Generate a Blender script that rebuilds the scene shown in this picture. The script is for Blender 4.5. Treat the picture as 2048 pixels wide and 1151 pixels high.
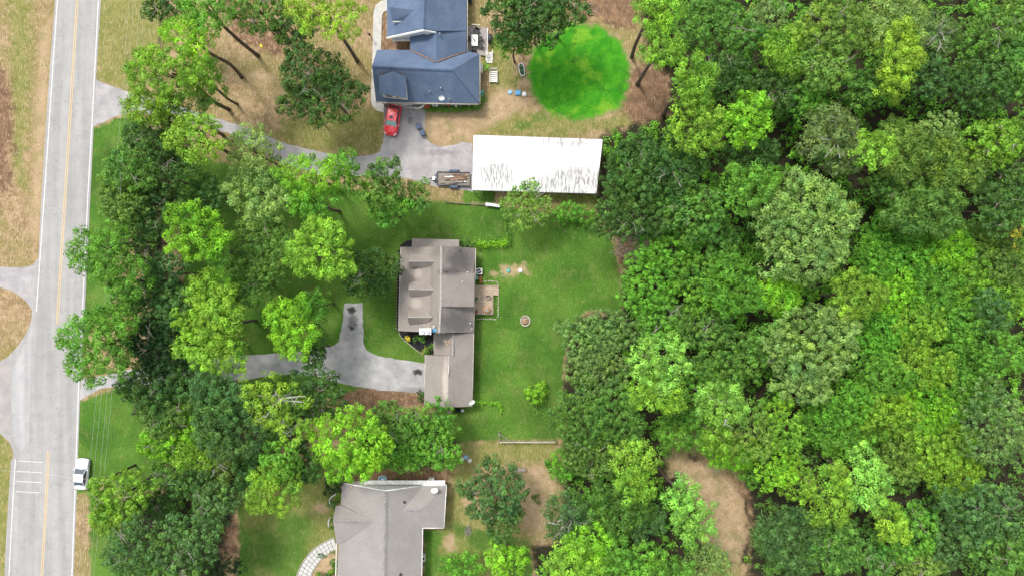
import bpy, bmesh, math, random
import numpy as np
from mathutils import Vector, Matrix
sc = bpy.context.scene
for _o in list(bpy.data.objects): bpy.data.objects.remove(_o)
# ------------------------------------------------------------------ camera, sky, sun, exposure
H = 109.0                      # flying height of the camera over the ground, metres
S = 0.08                       # metres per photograph pixel at ground level
SUN_ELEV, SUN_AZ = math.radians(60), math.radians(128)   # azimuth: direction the light comes from, ccw from +x
cam = bpy.data.cameras.new('camera'); cam_o = bpy.data.objects.new('camera', cam)
sc.collection.objects.link(cam_o); sc.camera = cam_o
cam_o.location = (0, 0, H); cam.sensor_width = 36; cam.clip_start = 1; cam.clip_end = 2000
cam.angle = 2*math.atan(1024*S/H)
w = bpy.data.worlds.new('World'); sc.world = w; w.use_nodes = True
nt = w.node_tree; bg = nt.nodes['Background']
sky = nt.nodes.new('ShaderNodeTexSky'); sky.sky_type = 'NISHITA'; sky.sun_disc = False
sky.sun_elevation = SUN_ELEV; sky.sun_rotation = math.pi/2 - SUN_AZ; sky.dust_density = 3
hs = nt.nodes.new('ShaderNodeHueSaturation'); hs.inputs['Saturation'].default_value = 0.3
nt.links.new(sky.outputs[0], hs.inputs['Color']); nt.links.new(hs.outputs[0], bg.inputs[0])
bg.inputs[1].default_value = 0.145
sun = bpy.data.lights.new('sun', 'SUN'); sun.energy = 1.5; sun.angle = math.radians(10); sun.color = (1, .965, .90)
sun_o = bpy.data.objects.new('sun', sun); sc.collection.objects.link(sun_o)
_d = Vector((math.cos(SUN_AZ)*math.cos(SUN_ELEV), math.sin(SUN_AZ)*math.cos(SUN_ELEV), math.sin(SUN_ELEV)))
sun_o.rotation_euler = _d.to_track_quat('Z', 'Y').to_euler()
sc.view_settings.view_transform = 'Standard'; sc.view_settings.look = 'None'
sc.view_settings.gamma = 1; sc.view_settings.use_curve_mapping = False
sc.view_settings.exposure = 0.9
sc.render.engine = 'CYCLES'; sc.cycles.max_bounces = 5; sc.cycles.diffuse_bounces = 3
sc.cycles.transmission_bounces = 3; sc.cycles.transparent_max_bounces = 4

def P(px, py, z=0.0):
    """the point at height z that the drone sees at photograph pixel (px, py)"""
    k = S*(1 - z/H)
    return Vector(((px-1024)*k, -(py-575.5)*k, z))
def M_(n, z=0): return n*S*(1-z/H)
rnd = random.Random(7)
# ------------------------------------------------------------------ helpers
def link(o, parent=None):
    sc.collection.objects.link(o)
    if parent is not None: o.parent = parent
    return o
def tag(o, label=None, cat=None, group=None, kind=None):
    if label: o['label'] = label
    if cat: o['category'] = cat
    if group: o['group'] = group
    if kind: o['kind'] = kind
    return o
def empty(name, loc, label, cat, group=None, rz=0):
    o = bpy.data.objects.new(name, None); link(o); o.location = loc; o.rotation_euler.z = rz
    o.empty_display_size = .3
    return tag(o, label, cat, group)
class MB:
    """collects shapes; build() links them as one mesh object"""
    def __init__(s): s.v = []; s.f = []; s.sm = []
    def add(s, vs, fs, smooth=False):
        n = len(s.v); s.v += [tuple(p) for p in vs]; s.f += [tuple(i+n for i in f) for f in fs]; s.sm += [smooth]*len(fs); return s
    def box(s, x0, x1, y0, y1, z0, z1):
        return s.add([(x0,y0,z0),(x1,y0,z0),(x1,y1,z0),(x0,y1,z0),(x0,y0,z1),(x1,y0,z1),(x1,y1,z1),(x0,y1,z1)],
                     [(0,3,2,1),(4,5,6,7),(0,1,5,4),(1,2,6,5),(2,3,7,6),(3,0,4,7)])
    def cbox(s, c, dx, dy, dz, rz=0):
        co, si = math.cos(rz), math.sin(rz); vs = []
        for z in (-dz/2, dz/2):
            for x, y in ((-dx/2,-dy/2),(dx/2,-dy/2),(dx/2,dy/2),(-dx/2,dy/2)):
                vs.append((c[0]+x*co-y*si, c[1]+x*si+y*co, c[2]+z))
        return s.add(vs, [(0,3,2,1),(4,5,6,7),(0,1,5,4),(1,2,6,5),(2,3,7,6),(3,0,4,7)])
    def prism(s, poly, z0, z1):
        n = len(poly); vs = [(p[0],p[1],z0) for p in poly]+[(p[0],p[1],z1) for p in poly]
        a = sum(poly[i][0]*poly[(i+1)%n][1]-poly[(i+1)%n][0]*poly[i][1] for i in range(n))
        top = tuple(range(n, 2*n)); bot = tuple(range(n-1,-1,-1))
        fs = [(i,(i+1)%n,n+(i+1)%n,n+i) for i in range(n)]
        if a < 0: top = top[::-1]; bot = bot[::-1]; fs = [f[::-1] for f in fs]
        return s.add(vs, [top, bot]+fs)
    def slab(s, pts, t=.18):
        """a plane polygon in space with thickness t downwards"""
        n = len(pts); nrm = (Vector(pts[1])-Vector(pts[0])).cross(Vector(pts[2])-Vector(pts[0]))
        if nrm.z < 0: pts = pts[::-1]
        vs = [tuple(p) for p in pts]+[(p[0],p[1],p[2]-t) for p in pts]
        return s.add(vs, [tuple(range(n)), tuple(range(2*n-1,n-1,-1))]+[(i,n+i,n+(i+1)%n,(i+1)%n) for i in range(n)])
    def tube(s, pts, r, n=6, cap=True):
        pts = [Vector(p) for p in pts]; rs = r if isinstance(r,(list,tuple)) else [r]*len(pts)
        vs = []; 
        for i, p in enumerate(pts):
            d = (pts[min(i+1,len(pts)-1)]-pts[max(i-1,0)]).normalized()
            u = d.cross(Vector((0,0,1)) if abs(d.z)<.95 else Vector((1,0,0))).normalized(); v = d.cross(u)
            for k in range(n):
                a = 2*math.pi*k/n; vs.append(p+(u*math.cos(a)+v*math.sin(a))*rs[i])
        fs = [(i*n+k, i*n+(k+1)%n, (i+1)*n+(k+1)%n, (i+1)*n+k) for i in range(len(pts)-1) for k in range(n)]
        if cap: fs += [tuple(range(n))[::-1], tuple((len(pts)-1)*n+k for k in range(n))]
        return s.add(vs, fs, n > 4)
    def lathe(s, c, prof, n=16, sx=1, sy=1):
        """prof: list of (r, z)"""
        vs = []; 
        for r, z in prof:
            for k in range(n):
                a = 2*math.pi*k/n; vs.append((c[0]+r*sx*math.cos(a), c[1]+r*sy*math.sin(a), c[2]+z))
        fs = [(i*n+k, i*n+(k+1)%n, (i+1)*n+(k+1)%n, (i+1)*n+k) for i in range(len(prof)-1) for k in range(n)]
        fs += [tuple(range(n))[::-1], tuple((len(prof)-1)*n+k for k in range(n))]
        return s.add(vs, fs, True)
    def build(s, name, m, parent=None, **kw):
        me = bpy.data.meshes.new(name); me.from_pydata(s.v, [], s.f); me.update()
        me.polygons.foreach_set('use_smooth', s.sm); me.materials.append(m)
        o = bpy.data.objects.new(name, me); link(o, parent); tag(o, **kw)
        return o
def rounded(poly, step=.5, amp=.0, seed=0, smooth=0):
    """resample a closed polygon; Chaikin-smooth; jitter the edge"""
    for _ in range(smooth):
        q = []
        for i in range(len(poly)):
            a, b = Vector(poly[i][:2]), Vector(poly[(i+1)%len(poly)][:2]); q += [a*.75+b*.25, a*.25+b*.75]
        poly = q
    r = random.Random(seed); out = []
    for i in range(len(poly)):
        a, b = Vector(poly[i][:2]), Vector(poly[(i+1)%len(poly)][:2]); n = max(1, int((b-a).length/step)) if amp else 1
        for k in range(n):
            p = a.lerp(b, k/n); out.append((p.x+r.uniform(-amp,amp), p.y+r.uniform(-amp,amp)))
    return out
def Q(pts, z=0): return [tuple(P(x, y, z)[:2]) for x, y in pts]
def sheet(poly, z, name, m, parent=None, t=.0, **kw):
    b = MB()
    if t: b.prism(poly, z-t, z)
    else:
        n = len(poly); a = sum(poly[i][0]*poly[(i+1)%n][1]-poly[(i+1)%n][0]*poly[i][1] for i in range(n))
        if a < 0: poly = poly[::-1]
        b.add([(p[0],p[1],z) for p in poly], [tuple(range(n))])
    return b.build(name, m, parent, **kw)
def curve_path(pts, n=6):
    """Catmull-Rom through points"""
    pts = [Vector(p) for p in pts]; out = []
    for i in range(len(pts)-1):
        p0, p1, p2, p3 = pts[max(i-1,0)], pts[i], pts[i+1], pts[min(i+2,len(pts)-1)]
        for k in range(n):
            t = k/n; out.append(.5*((2*p1)+(p2-p0)*t+(2*p0-5*p1+4*p2-p3)*t*t+(3*p1-p0-3*p2+p3)*t**3))
    return out+[pts[-1]]
# ------------------------------------------------------------------ materials
class N:
    """small node-graph writer"""
    def __init__(s, name):
        s.m = bpy.data.materials.new(name); s.m.use_nodes = True; s.t = s.m.node_tree
        s.b = s.t.nodes['Principled BSDF']; s.out = s.t.nodes['Material Output']; s.b.inputs['Roughness'].default_value = .85
        s.b.inputs['Specular IOR Level'].default_value = .25
        s.pos = s.t.nodes.new('ShaderNodeNewGeometry').outputs['Position']
    def set(s, sock, v):
        if isinstance(v, bpy.types.NodeSocket): s.t.links.new(v, sock)
        elif isinstance(v, tuple) and len(v) == 3 and sock.type == 'RGBA': sock.default_value = (*v, 1)
        else: sock.default_value = v
    def noise(s, scale, detail=4, rough=.55, stretch=None, vec=None, dist=0, off=0):
        v = vec or s.pos
        if stretch or off:
            mp = s.t.nodes.new('ShaderNodeMapping'); s.t.links.new(v, mp.inputs[0]); mp.inputs['Scale'].default_value = stretch or (1,1,1)
            mp.inputs['Location'].default_value = (off, off*1.7, 0); v = mp.outputs[0]
        n = s.t.nodes.new('ShaderNodeTexNoise'); s.t.links.new(v, n.inputs['Vector'])
        n.inputs['Scale'].default_value = scale; n.inputs['Detail'].default_value = detail; n.inputs['Roughness'].default_value = rough
        n.inputs['Distortion'].default_value = dist
        return n.outputs[0]
    def math(s, op, a, b=0., c=0.):
        n = s.t.nodes.new('ShaderNodeMath'); n.operation = op; s.set(n.inputs[0], a); s.set(n.inputs[1], b)
        if op in ('MULTIPLY_ADD','SMOOTH_MIN'): s.set(n.inputs[2], c)
        return n.outputs[0]
    def ramp(s, v, a, b, lo=0., hi=1.):
        n = s.t.nodes.new('ShaderNodeMapRange'); n.interpolation_type = 'SMOOTHSTEP'; s.set(n.inputs[0], v)
        n.inputs[1].default_value = a; n.inputs[2].default_value = b; n.inputs[3].default_value = lo; n.inputs[4].default_value = hi
        return n.outputs[0]
    def mix(s, f, a, b, mode='MIX'):
        n = s.t.nodes.new('ShaderNodeMix'); n.data_type = 'RGBA'; n.blend_type = mode
        s.set(n.inputs[0], f); s.set(n.inputs[6], a); s.set(n.inputs[7], b); return n.outputs[2]
    def gain(s, col, g):
        """multiply a colour by a scalar"""
        c = s.t.nodes.new('ShaderNodeCombineColor'); [s.set(c.inputs[i], g) for i in range(3)]
        return s.mix(1., col, c.outputs[0], 'MULTIPLY')
    def attr(s, name, inst=False):
        n = s.t.nodes.new('ShaderNodeAttribute'); n.attribute_name = name; return n.outputs['Fac']
    def spot(s, px, py, r, ry=None):
        """1 inside an ellipse round photograph pixel px,py on the ground"""
        p = P(px, py); v = s.t.nodes.new('ShaderNodeVectorMath'); v.operation = 'SUBTRACT'; s.t.links.new(s.pos, v.inputs[0]); v.inputs[1].default_value = (p.x, p.y, 0)
        u = s.t.nodes.new('ShaderNodeVectorMath'); u.operation = 'MULTIPLY'; s.t.links.new(v.outputs[0], u.inputs[0]); u.inputs[1].default_value = (1/(r*S), 1/((ry or r)*S), 0)
        l = s.t.nodes.new('ShaderNodeVectorMath'); l.operation = 'LENGTH'; s.t.links.new(u.outputs[0], l.inputs[0])
        return l.outputs['Value']
    def bump(s, v, st=.3, d=.05):
        n = s.t.nodes.new('ShaderNodeBump'); n.inputs['Strength'].default_value = st; n.inputs['Distance'].default_value = d
        s.t.links.new(v, n.inputs['Height']); s.t.links.new(n.outputs[0], s.b.inputs['Normal'])
    def done(s, col, rough=None, metal=None):
        s.set(s.b.inputs['Base Color'], col)
        if rough is not None: s.b.inputs['Roughness'].default_value = rough
        if metal is not None: s.b.inputs['Metallic'].default_value = metal
        return s.m
def plain(name, col, rough=.7, metal=0, var=.18, scale=3, spec=.25, coat=0):
    g = N(name); n = g.noise(scale, 5); c = g.gain(col, g.ramp(n, .3, .7, 1-var, 1+var))
    g.b.inputs['Specular IOR Level'].default_value = spec; g.b.inputs['Coat Weight'].default_value = coat
    return g.done(c, rough, metal)
m_white = plain('white_paint', (.78,.78,.76), .5)
m_offwhite = plain('weathered_white', (.62,.61,.57), .7)
m_dark = plain('dark_plastic', (.03,.032,.036), .5)
m_black = plain('black_rubber', (.015,.015,.016), .8)
m_blueplas = plain('blue_grey_plastic', (.055,.085,.15), .45)
m_paleblue = plain('pale_blue_plastic', (.27,.46,.62), .5)
m_skyblue = plain('blue_plastic', (.10,.32,.55), .5)
m_teal = plain('green_plastic', (.12,.36,.30), .5)
m_terra = plain('terracotta', (.42,.13,.07), .8)
m_metal = plain('grey_metal', (.42,.43,.45), .35, .7)
m_steel = plain('galvanised_metal', (.55,.57,.6), .4, .5)
m_conc = plain('concrete', (.44,.43,.40), .9, 0, .12, 1.2)
m_stone = plain('pale_stone', (.42,.38,.30), .9, 0, .3, 5)
m_brick = plain('brown_brick', (.23,.13,.09), .9, 0, .3, 6)
m_siding = plain('cream_siding', (.6,.58,.52), .7, 0, .06)
m_glass = plain('window_glass', (.03,.04,.05), .12, 0, .1, 2, .6)
m_wire = plain('aluminium_wire', (.6,.6,.6), .5)
m_gutter = plain('gutter_paint', (.5,.45,.4), .6, 0, .25, 2)
def wood(name, a, b, stretch=(8,.6,1), scale=2):
    g = N(name); n = g.noise(scale, 6, .6, stretch); c = g.mix(g.ramp(n,.35,.65), a, b)
    g.bump(n, .2, .02); return g.done(c, .85)
m_wood = wood('weathered_wood', (.42,.32,.22), (.24,.17,.11), (.6,6,1))
m_deckw = wood('pale_deck_wood', (.52,.42,.31), (.33,.25,.18), (.6,6,1))
m_fence = wood('grey_fence_wood', (.34,.30,.26), (.18,.15,.12), (3,3,3))
m_darkwood = wood('dark_fence_wood', (.06,.05,.045), (.12,.1,.085), (3,3,3))
m_bark = wood('bark', (.16,.12,.095), (.075,.055,.045), (3,3,.7), 3)
m_greybark = wood('pale_bark', (.42,.40,.37), (.27,.25,.22), (3,3,.7), 3)
m_log = wood('split_logs', (.5,.32,.18), (.3,.16,.08), (2,2,2), 4)
# leaves: own tint per tree (object colour), tone per leaf spray and per tuft from the mesh
def leaf_mat():
    g = N('leaves'); oi = g.t.nodes.new('ShaderNodeObjectInfo')
    tone = g.attr('tone'); hue = g.attr('hue')
    big = g.noise(.30, 4, .6); big2 = g.noise(.22, 4, .6, off=17)
    c = g.mix(g.ramp(hue, .5, 1., 0., .7), oi.outputs['Color'], g.mix(1., oi.outputs['Color'], (1.32,1.18,.8), 'MULTIPLY'))
    c = g.mix(g.ramp(big, .50, .66, 0., .8), c, g.mix(1., c, (.62,.80,.9), 'MULTIPLY'))
    c = g.mix(g.ramp(big2, .52, .68, 0., .8), c, g.mix(1., c, (1.22,1.15,.8), 'MULTIPLY'))
    c = g.gain(c, tone)
    g.done(c, .55); g.b.inputs['Specular IOR Level'].default_value = .22
    tr = g.t.nodes.new('ShaderNodeBsdfTranslucent'); tc = g.mix(1., c, (1.2,1.15,.5), 'MULTIPLY'); g.t.links.new(tc, tr.inputs[0])
    mx = g.t.nodes.new('ShaderNodeMixShader'); mx.inputs[0].default_value = .34
    g.t.links.new(g.b.outputs[0], mx.inputs[1]); g.t.links.new(tr.outputs[0], mx.inputs[2]); g.t.links.new(mx.outputs[0], g.out.inputs[0])
    return g.m
m_leaf = leaf_mat()
# ------------------------------------------------------------------ the ground
def sdist(X, Y, poly):
    """signed distance (inside positive) in metres of grid points to polygon"""
    d = np.full(X.shape, 1e9); ins = np.zeros(X.shape, bool); n = len(poly)
    for i in range(n):
        ax, ay = poly[i]; bx, by = poly[(i+1)%n]
        ex, ey = bx-ax, by-ay; l2 = ex*ex+ey*ey+1e-9
        t = np.clip(((X-ax)*ex+(Y-ay)*ey)/l2, 0, 1)
        d = np.minimum(d, np.hypot(X-ax-t*ex, Y-ay-t*ey))
        c = ((ay > Y) != (by > Y)) & (X < (bx-ax)*(Y-ay)/(by-ay+1e-12)+ax); ins ^= c
    return np.where(ins, d, -d)
def ell(cx, cy, rx, ry, n=20, rot=0):
    co, si = math.cos(rot), math.sin(rot)
    return [(cx+rx*math.cos(a)*co-ry*math.sin(a)*si, cy+rx*math.cos(a)*si+ry*math.sin(a)*co) for a in [2*math.pi*k/n for k in range(n)]]
LAY = {
 'lawn': [[(175,262),(250,230),(290,240),(300,330),(300,420),(250,470),(230,520),(220,640),(190,640),(150,760),(150,600)],
          [(150,805),(245,772),(275,775),(290,860),(330,925),(330,975),(262,985),(205,950),(182,985),(150,985)],
          [(178,990),(230,960),(260,1215),(182,1215)],
          [(360,300),(460,330),(560,350),(640,375),(700,380),(860,402),(1000,412),(1190,438),(1230,490),(1240,560),(1244,630),(1180,618),(1148,645),(1130,700),(1124,780),(1136,870),(1108,879),(1000,880),(915,884),(870,850),(880,815),(850,812),(846,740),(640,800),(480,800),(470,700),(380,700),(360,500)],
          [(470,960),(540,935),(660,930),(680,960),(672,1090),(640,1100),(600,1151),(590,1215),(470,1215),(480,1080)],
          [(848,1058),(890,1060),(905,1040),(925,1050),(1060,1080),(1070,1215),(848,1215)],
          [(925,380),(990,380),(992,408),(925,405)],
          [(845,212),(960,205),(965,190),(978,200),(960,222),(920,230),(850,225)],
          ell(1080,237,16,10), ell(1042,250,20,9), ell(1071,997,11,10)],
 'bright': [[(1062,105),(1090,68),(1140,48),(1200,52),(1243,85),(1260,130),(1256,180),(1240,215),(1200,232),(1145,241),(1095,226),(1066,190),(1055,150)]],
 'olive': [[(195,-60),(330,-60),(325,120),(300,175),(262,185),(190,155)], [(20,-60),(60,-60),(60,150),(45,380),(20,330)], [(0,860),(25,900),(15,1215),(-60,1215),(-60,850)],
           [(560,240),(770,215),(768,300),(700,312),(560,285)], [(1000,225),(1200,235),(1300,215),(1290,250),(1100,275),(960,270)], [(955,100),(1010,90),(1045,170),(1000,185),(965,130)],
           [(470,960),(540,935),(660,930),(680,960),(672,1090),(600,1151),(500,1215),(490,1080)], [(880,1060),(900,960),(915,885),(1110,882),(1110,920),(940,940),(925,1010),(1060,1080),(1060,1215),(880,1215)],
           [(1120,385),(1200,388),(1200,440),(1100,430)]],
 'sand': [[(1028,940),(1085,930),(1110,965),(1112,1010),(1080,1060),(1050,1050),(1040,1000)], [(1345,915),(1440,932),(1482,985),(1497,1060),(1478,1128),(1430,1110),(1400,1080),(1390,1000),(1350,940)],
          [(850,225),(960,222),(1000,175),(1050,205),(1010,240),(945,262),(945,285),(880,292),(850,270)], [(1004,532),(1050,530),(1056,545),(1030,550),(1006,554)],
          [(626,1105),(650,1092),(674,1098),(676,1215),(600,1215),(612,1140)], [(928,285),(946,280),(946,350),(925,345),(932,318)], ell(490,205,14,10), ell(520,155,26,14),
          [(80,60),(100,40),(92,300),(76,480),(60,470),(70,250)], ell(990,548,6,4), ell(900,1085,12,20), ell(640,1015,18,10)],
 'bare': [[(672,762),(850,783),(846,812),(760,822),(700,808),(672,790)], [(700,925),(870,935),(900,950),(890,970),(690,968)], [(770,25),(776,72),(786,74),(820,78),(822,102),(765,104),(764,30)],
          [(1255,140),(1340,120),(1350,250),(1270,250),(1240,215)], [(1228,470),(1300,470),(1295,520),(1240,540)], [(840,1055),(858,1055),(856,1215),(838,1215)], [(410,1070),(470,980),(480,1100),(420,1120)],  # strip along the bottom house's east wall: shade painted as brown soil
          [(410,-60),(480,-20),(540,60),(600,60),(560,110),(470,80)], [(1130,-60),(1280,-60),(1270,60),(1140,30)], [(1395,925),(1440,940),(1520,985),(1500,1050),(1380,960)], [(-60,130),(18,140),(28,250),(20,385),(-60,390)]],  # patch on the far road verge: shade of trees painted as darker soil
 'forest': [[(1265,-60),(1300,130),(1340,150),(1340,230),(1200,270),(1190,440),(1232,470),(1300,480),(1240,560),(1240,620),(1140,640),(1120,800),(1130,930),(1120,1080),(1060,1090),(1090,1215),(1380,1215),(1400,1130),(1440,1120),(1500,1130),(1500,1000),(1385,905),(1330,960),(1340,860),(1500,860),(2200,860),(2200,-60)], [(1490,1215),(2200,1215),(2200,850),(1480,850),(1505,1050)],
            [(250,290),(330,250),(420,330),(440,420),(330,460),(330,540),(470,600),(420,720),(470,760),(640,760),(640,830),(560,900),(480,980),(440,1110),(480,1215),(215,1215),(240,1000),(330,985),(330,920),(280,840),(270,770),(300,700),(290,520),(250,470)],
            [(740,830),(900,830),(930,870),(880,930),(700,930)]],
}
def make_ground():
    st = .42; nx, ny = int(206/st), int(124/st)
    xs = np.linspace(-103, 103, nx+1); ys = np.linspace(-62, 62, ny+1); X, Y = np.meshgrid(xs, ys)
    fld = {}
    for k, polys in LAY.items():
        f = np.full(X.shape, -3.)
        for p in polys: f = np.maximum(f, sdist(X, Y, Q(p)))
        fld[k] = np.clip(f, -3, 3)
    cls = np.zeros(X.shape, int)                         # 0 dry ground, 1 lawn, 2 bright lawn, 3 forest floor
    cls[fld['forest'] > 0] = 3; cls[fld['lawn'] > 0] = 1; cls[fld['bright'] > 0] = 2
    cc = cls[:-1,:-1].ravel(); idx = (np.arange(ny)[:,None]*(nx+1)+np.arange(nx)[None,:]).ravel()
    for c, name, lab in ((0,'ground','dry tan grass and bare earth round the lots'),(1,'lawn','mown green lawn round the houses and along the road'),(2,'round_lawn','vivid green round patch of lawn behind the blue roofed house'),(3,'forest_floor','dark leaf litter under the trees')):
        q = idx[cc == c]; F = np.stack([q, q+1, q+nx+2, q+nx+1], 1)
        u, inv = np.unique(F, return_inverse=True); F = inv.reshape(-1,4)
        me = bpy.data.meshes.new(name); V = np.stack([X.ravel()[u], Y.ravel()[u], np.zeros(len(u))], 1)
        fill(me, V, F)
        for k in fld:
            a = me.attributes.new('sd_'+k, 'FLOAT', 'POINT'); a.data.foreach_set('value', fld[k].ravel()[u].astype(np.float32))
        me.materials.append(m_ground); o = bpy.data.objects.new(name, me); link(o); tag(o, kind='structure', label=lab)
def fill(me, V, F, smooth=False):
    nv, nf, k = len(V), len(F), F.shape[1]
    me.vertices.add(nv); me.vertices.foreach_set('co', V.astype(np.float32).ravel())
    me.loops.add(nf*k); me.loops.foreach_set('vertex_index', F.astype(np.int32).ravel())
    me.polygons.add(nf); me.polygons.foreach_set('loop_start', (np.arange(nf)*k).astype(np.int32))
    me.update(calc_edges=True)
def ground_mat():
    g = N('ground_cover')
    n_f = g.noise(4.2, 5, .7, off=3); n_m = g.noise(.75, 6, .62); n_b = g.noise(.13, 4, .55, off=9); n_s = g.noise(2.2, 5, .65, (2.6,.55,1), dist=.6)
    n_v = g.noise(9, 3, .7, off=20); n_w = g.noise(1.5, 6, .7, (1,1,1), dist=1.2, off=27)
    edge = g.math('SUBTRACT', n_m, .5)
    def lay(k, amp=1.6, w=.25, off=0.): return g.ramp(g.math('MULTIPLY_ADD', edge, amp*2, g.math('ADD', g.attr('sd_'+k), off)), -w, w)
    dry = g.mix(g.ramp(n_m,.38,.62), (.34,.24,.13), (.215,.15,.072)); dry = g.mix(g.ramp(n_b,.42,.60,0.,.85), dry, (.20,.17,.055))
    dry = g.mix(g.ramp(n_s,.52,.66,0.,.8), dry, (.48,.37,.25)); dry = g.mix(g.ramp(n_w,.54,.66,0.,.6), dry, (.12,.095,.04)); dry = g.mix(g.ramp(n_f,.58,.68,0.,.7), dry, (.56,.46,.33))
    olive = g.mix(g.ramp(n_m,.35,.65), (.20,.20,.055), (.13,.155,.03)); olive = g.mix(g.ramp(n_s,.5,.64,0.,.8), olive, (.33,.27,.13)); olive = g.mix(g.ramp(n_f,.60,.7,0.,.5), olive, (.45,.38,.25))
    sand = g.mix(g.ramp(n_m,.35,.62), (.45,.325,.20), (.34,.24,.14)); sand = g.mix(g.ramp(n_f,.52,.64,0.,.6), sand, (.30,.24,.14)); sand = g.mix(g.ramp(n_w,.52,.64,0.,.6), sand, (.22,.165,.085)); sand = g.mix(g.ramp(g.noise(.35,6,.65,off=91),.50,.64,0.,.6), sand, (.20,.19,.07))
    bare = g.mix(g.ramp(n_m,.35,.65), (.22,.13,.075), (.13,.078,.045)); bare = g.mix(g.ramp(n_s,.54,.66,0.,.8), bare, (.40,.29,.19)); bare = g.mix(g.ramp(n_w,.55,.66,0.,.6), bare, (.09,.055,.03))
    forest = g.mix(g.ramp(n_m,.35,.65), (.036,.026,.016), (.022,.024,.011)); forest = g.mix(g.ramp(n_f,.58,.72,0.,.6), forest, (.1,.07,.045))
    lawn = g.mix(g.ramp(n_b,.35,.65), (.047,.122,.012), (.080,.162,.020)); lawn = g.mix(g.ramp(g.noise(.3,5,.6,off=31),.5,.72,0.,.6), lawn, (.13,.175,.04))
    lawn = g.mix(g.ramp(g.noise(1.1,6,.7,(1,.4,1),off=71),.54,.68,0.,.5), lawn, (.16,.19,.06)); lawn = g.gain(lawn, g.ramp(n_f,.3,.7,.70,1.30)); lawn = g.gain(lawn, g.ramp(n_s,.35,.65,.86,1.14)); lawn = g.gain(lawn, g.ramp(g.noise(.16,3,.5,off=61),.35,.65,.84,1.14))
    br = g.mix(g.ramp(n_m,.35,.68), (.028,.20,.006), (.060,.27,.010)); br = g.mix(g.ramp(g.noise(.22,6,.65,off=41),.50,.64,0.,.85), br, (.15,.33,.02))
    br = g.mix(g.ramp(g.noise(.4,6,.65,off=51),.52,.66,0.,.75), br, (.025,.14,.008)); br = g.gain(br, g.ramp(n_f,.3,.7,.8,1.2))  # dark blotches: tree shade over the round lawn, put into the grass colour
    c = dry
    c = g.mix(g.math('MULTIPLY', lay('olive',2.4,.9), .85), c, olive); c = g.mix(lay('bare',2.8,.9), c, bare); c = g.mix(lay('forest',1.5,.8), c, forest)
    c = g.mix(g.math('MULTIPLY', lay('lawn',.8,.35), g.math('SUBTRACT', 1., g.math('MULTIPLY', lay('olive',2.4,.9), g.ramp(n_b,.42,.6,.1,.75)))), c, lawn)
    c = g.mix(g.math('MULTIPLY', lay('sand',2.2,.6), g.ramp(g.noise(.5,6,.65,off=81),.35,.6,1.,.88)), c, sand)
    c = g.mix(lay('bright',1.1,.7), c, br)
    c = g.gain(c, g.ramp(n_v,.3,.7,.86,1.14))
    g.bump(g.math('ADD', n_f, g.math('MULTIPLY', n_v, .5)), .5, .08)
    return g.done(c, .95)
m_ground = ground_mat()
make_ground()
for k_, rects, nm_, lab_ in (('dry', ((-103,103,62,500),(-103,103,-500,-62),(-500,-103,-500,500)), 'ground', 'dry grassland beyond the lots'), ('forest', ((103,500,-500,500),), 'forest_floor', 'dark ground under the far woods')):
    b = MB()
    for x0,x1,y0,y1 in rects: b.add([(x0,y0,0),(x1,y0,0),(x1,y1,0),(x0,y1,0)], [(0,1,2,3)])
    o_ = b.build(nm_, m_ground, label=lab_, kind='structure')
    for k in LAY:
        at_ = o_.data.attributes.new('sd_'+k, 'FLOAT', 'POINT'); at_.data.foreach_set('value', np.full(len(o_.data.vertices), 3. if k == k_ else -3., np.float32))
# ------------------------------------------------------------------ roads and drives
def asphalt(name, a, b_, streak=(.5,.03,1), stains=()):
    g = N(name); n = g.noise(.5, 6, .6); f = g.noise(14, 3, .6); s_ = g.noise(1.6, 4, .5, streak)
    c = g.mix(g.ramp(n,.3,.7), a, b_); c = g.gain(c, g.ramp(s_,.3,.7,.90,1.08)); c = g.gain(c, g.ramp(f,.3,.7,.93,1.07))
    cr = g.ramp(g.math('ABSOLUTE', g.math('SUBTRACT', g.noise(.28,6,.6,off=12), .5)), 0, .007, .5, 0.); c = g.mix(cr, c, (.14,.14,.14))
    for x, y, rx, ry, k in stains:
        l = g.spot(x, y, rx, ry); l = g.math('ADD', l, g.math('MULTIPLY', g.math('SUBTRACT', g.noise(1.6,6,.65,off=x), .5), 1.8))
        c = g.mix(g.ramp(l, .35, 1., k, 0.), c, (.03,.03,.033))
    g.bump(f, .25, .01); return g.done(c, .9)
m_road = asphalt('road_asphalt', (.295,.288,.278), (.33,.322,.31))
m_shoulder = asphalt('pale_shoulder', (.34,.33,.33), (.37,.365,.36))
m_side = asphalt('side_road_asphalt', (.33,.30,.285), (.29,.275,.27), (.3,.3,1))
m_drive = asphalt('driveway_asphalt', (.28,.28,.285), (.42,.405,.40), (.25,.25,1), ((703,619,11,12,1.),(706,642,13,26,.6),(703,656,6,7,.9),(836,744,14,9,.95),(690,645,30,50,.25),(838,780,50,10,.3)))
m_drive2 = asphalt('upper_driveway_asphalt', (.29,.275,.28), (.39,.37,.365), (.2,.2,1), ((880,305,40,8,.3),(768,222,30,24,.55),(828,200,40,22,.6),(820,240,6,10,.4),(640,318,60,6,.2)))
rd = [(118,-90),(110,0),(95,200),(83,390),(77,515),(66,530),(45,535),(0,533),(-80,530),(-80,574),(0,574),(28,583),(50,600),(64,618),(63,640),(52,668),(35,692),(15,714),(0,722),(-80,730),(-80,862),(0,866),(18,882),(27,902),(27,915),(22,918),(12,1080),(9,1151),(4,1240),
      (142,1240),(147,1151),(154,980),(160,800),(165,700),(170,620),(181,390),(192,160),(202,0),(207,-90)]
sheet(Q(rd), .02, 'road', m_road, label='two lane grey asphalt road', kind='structure')
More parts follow.
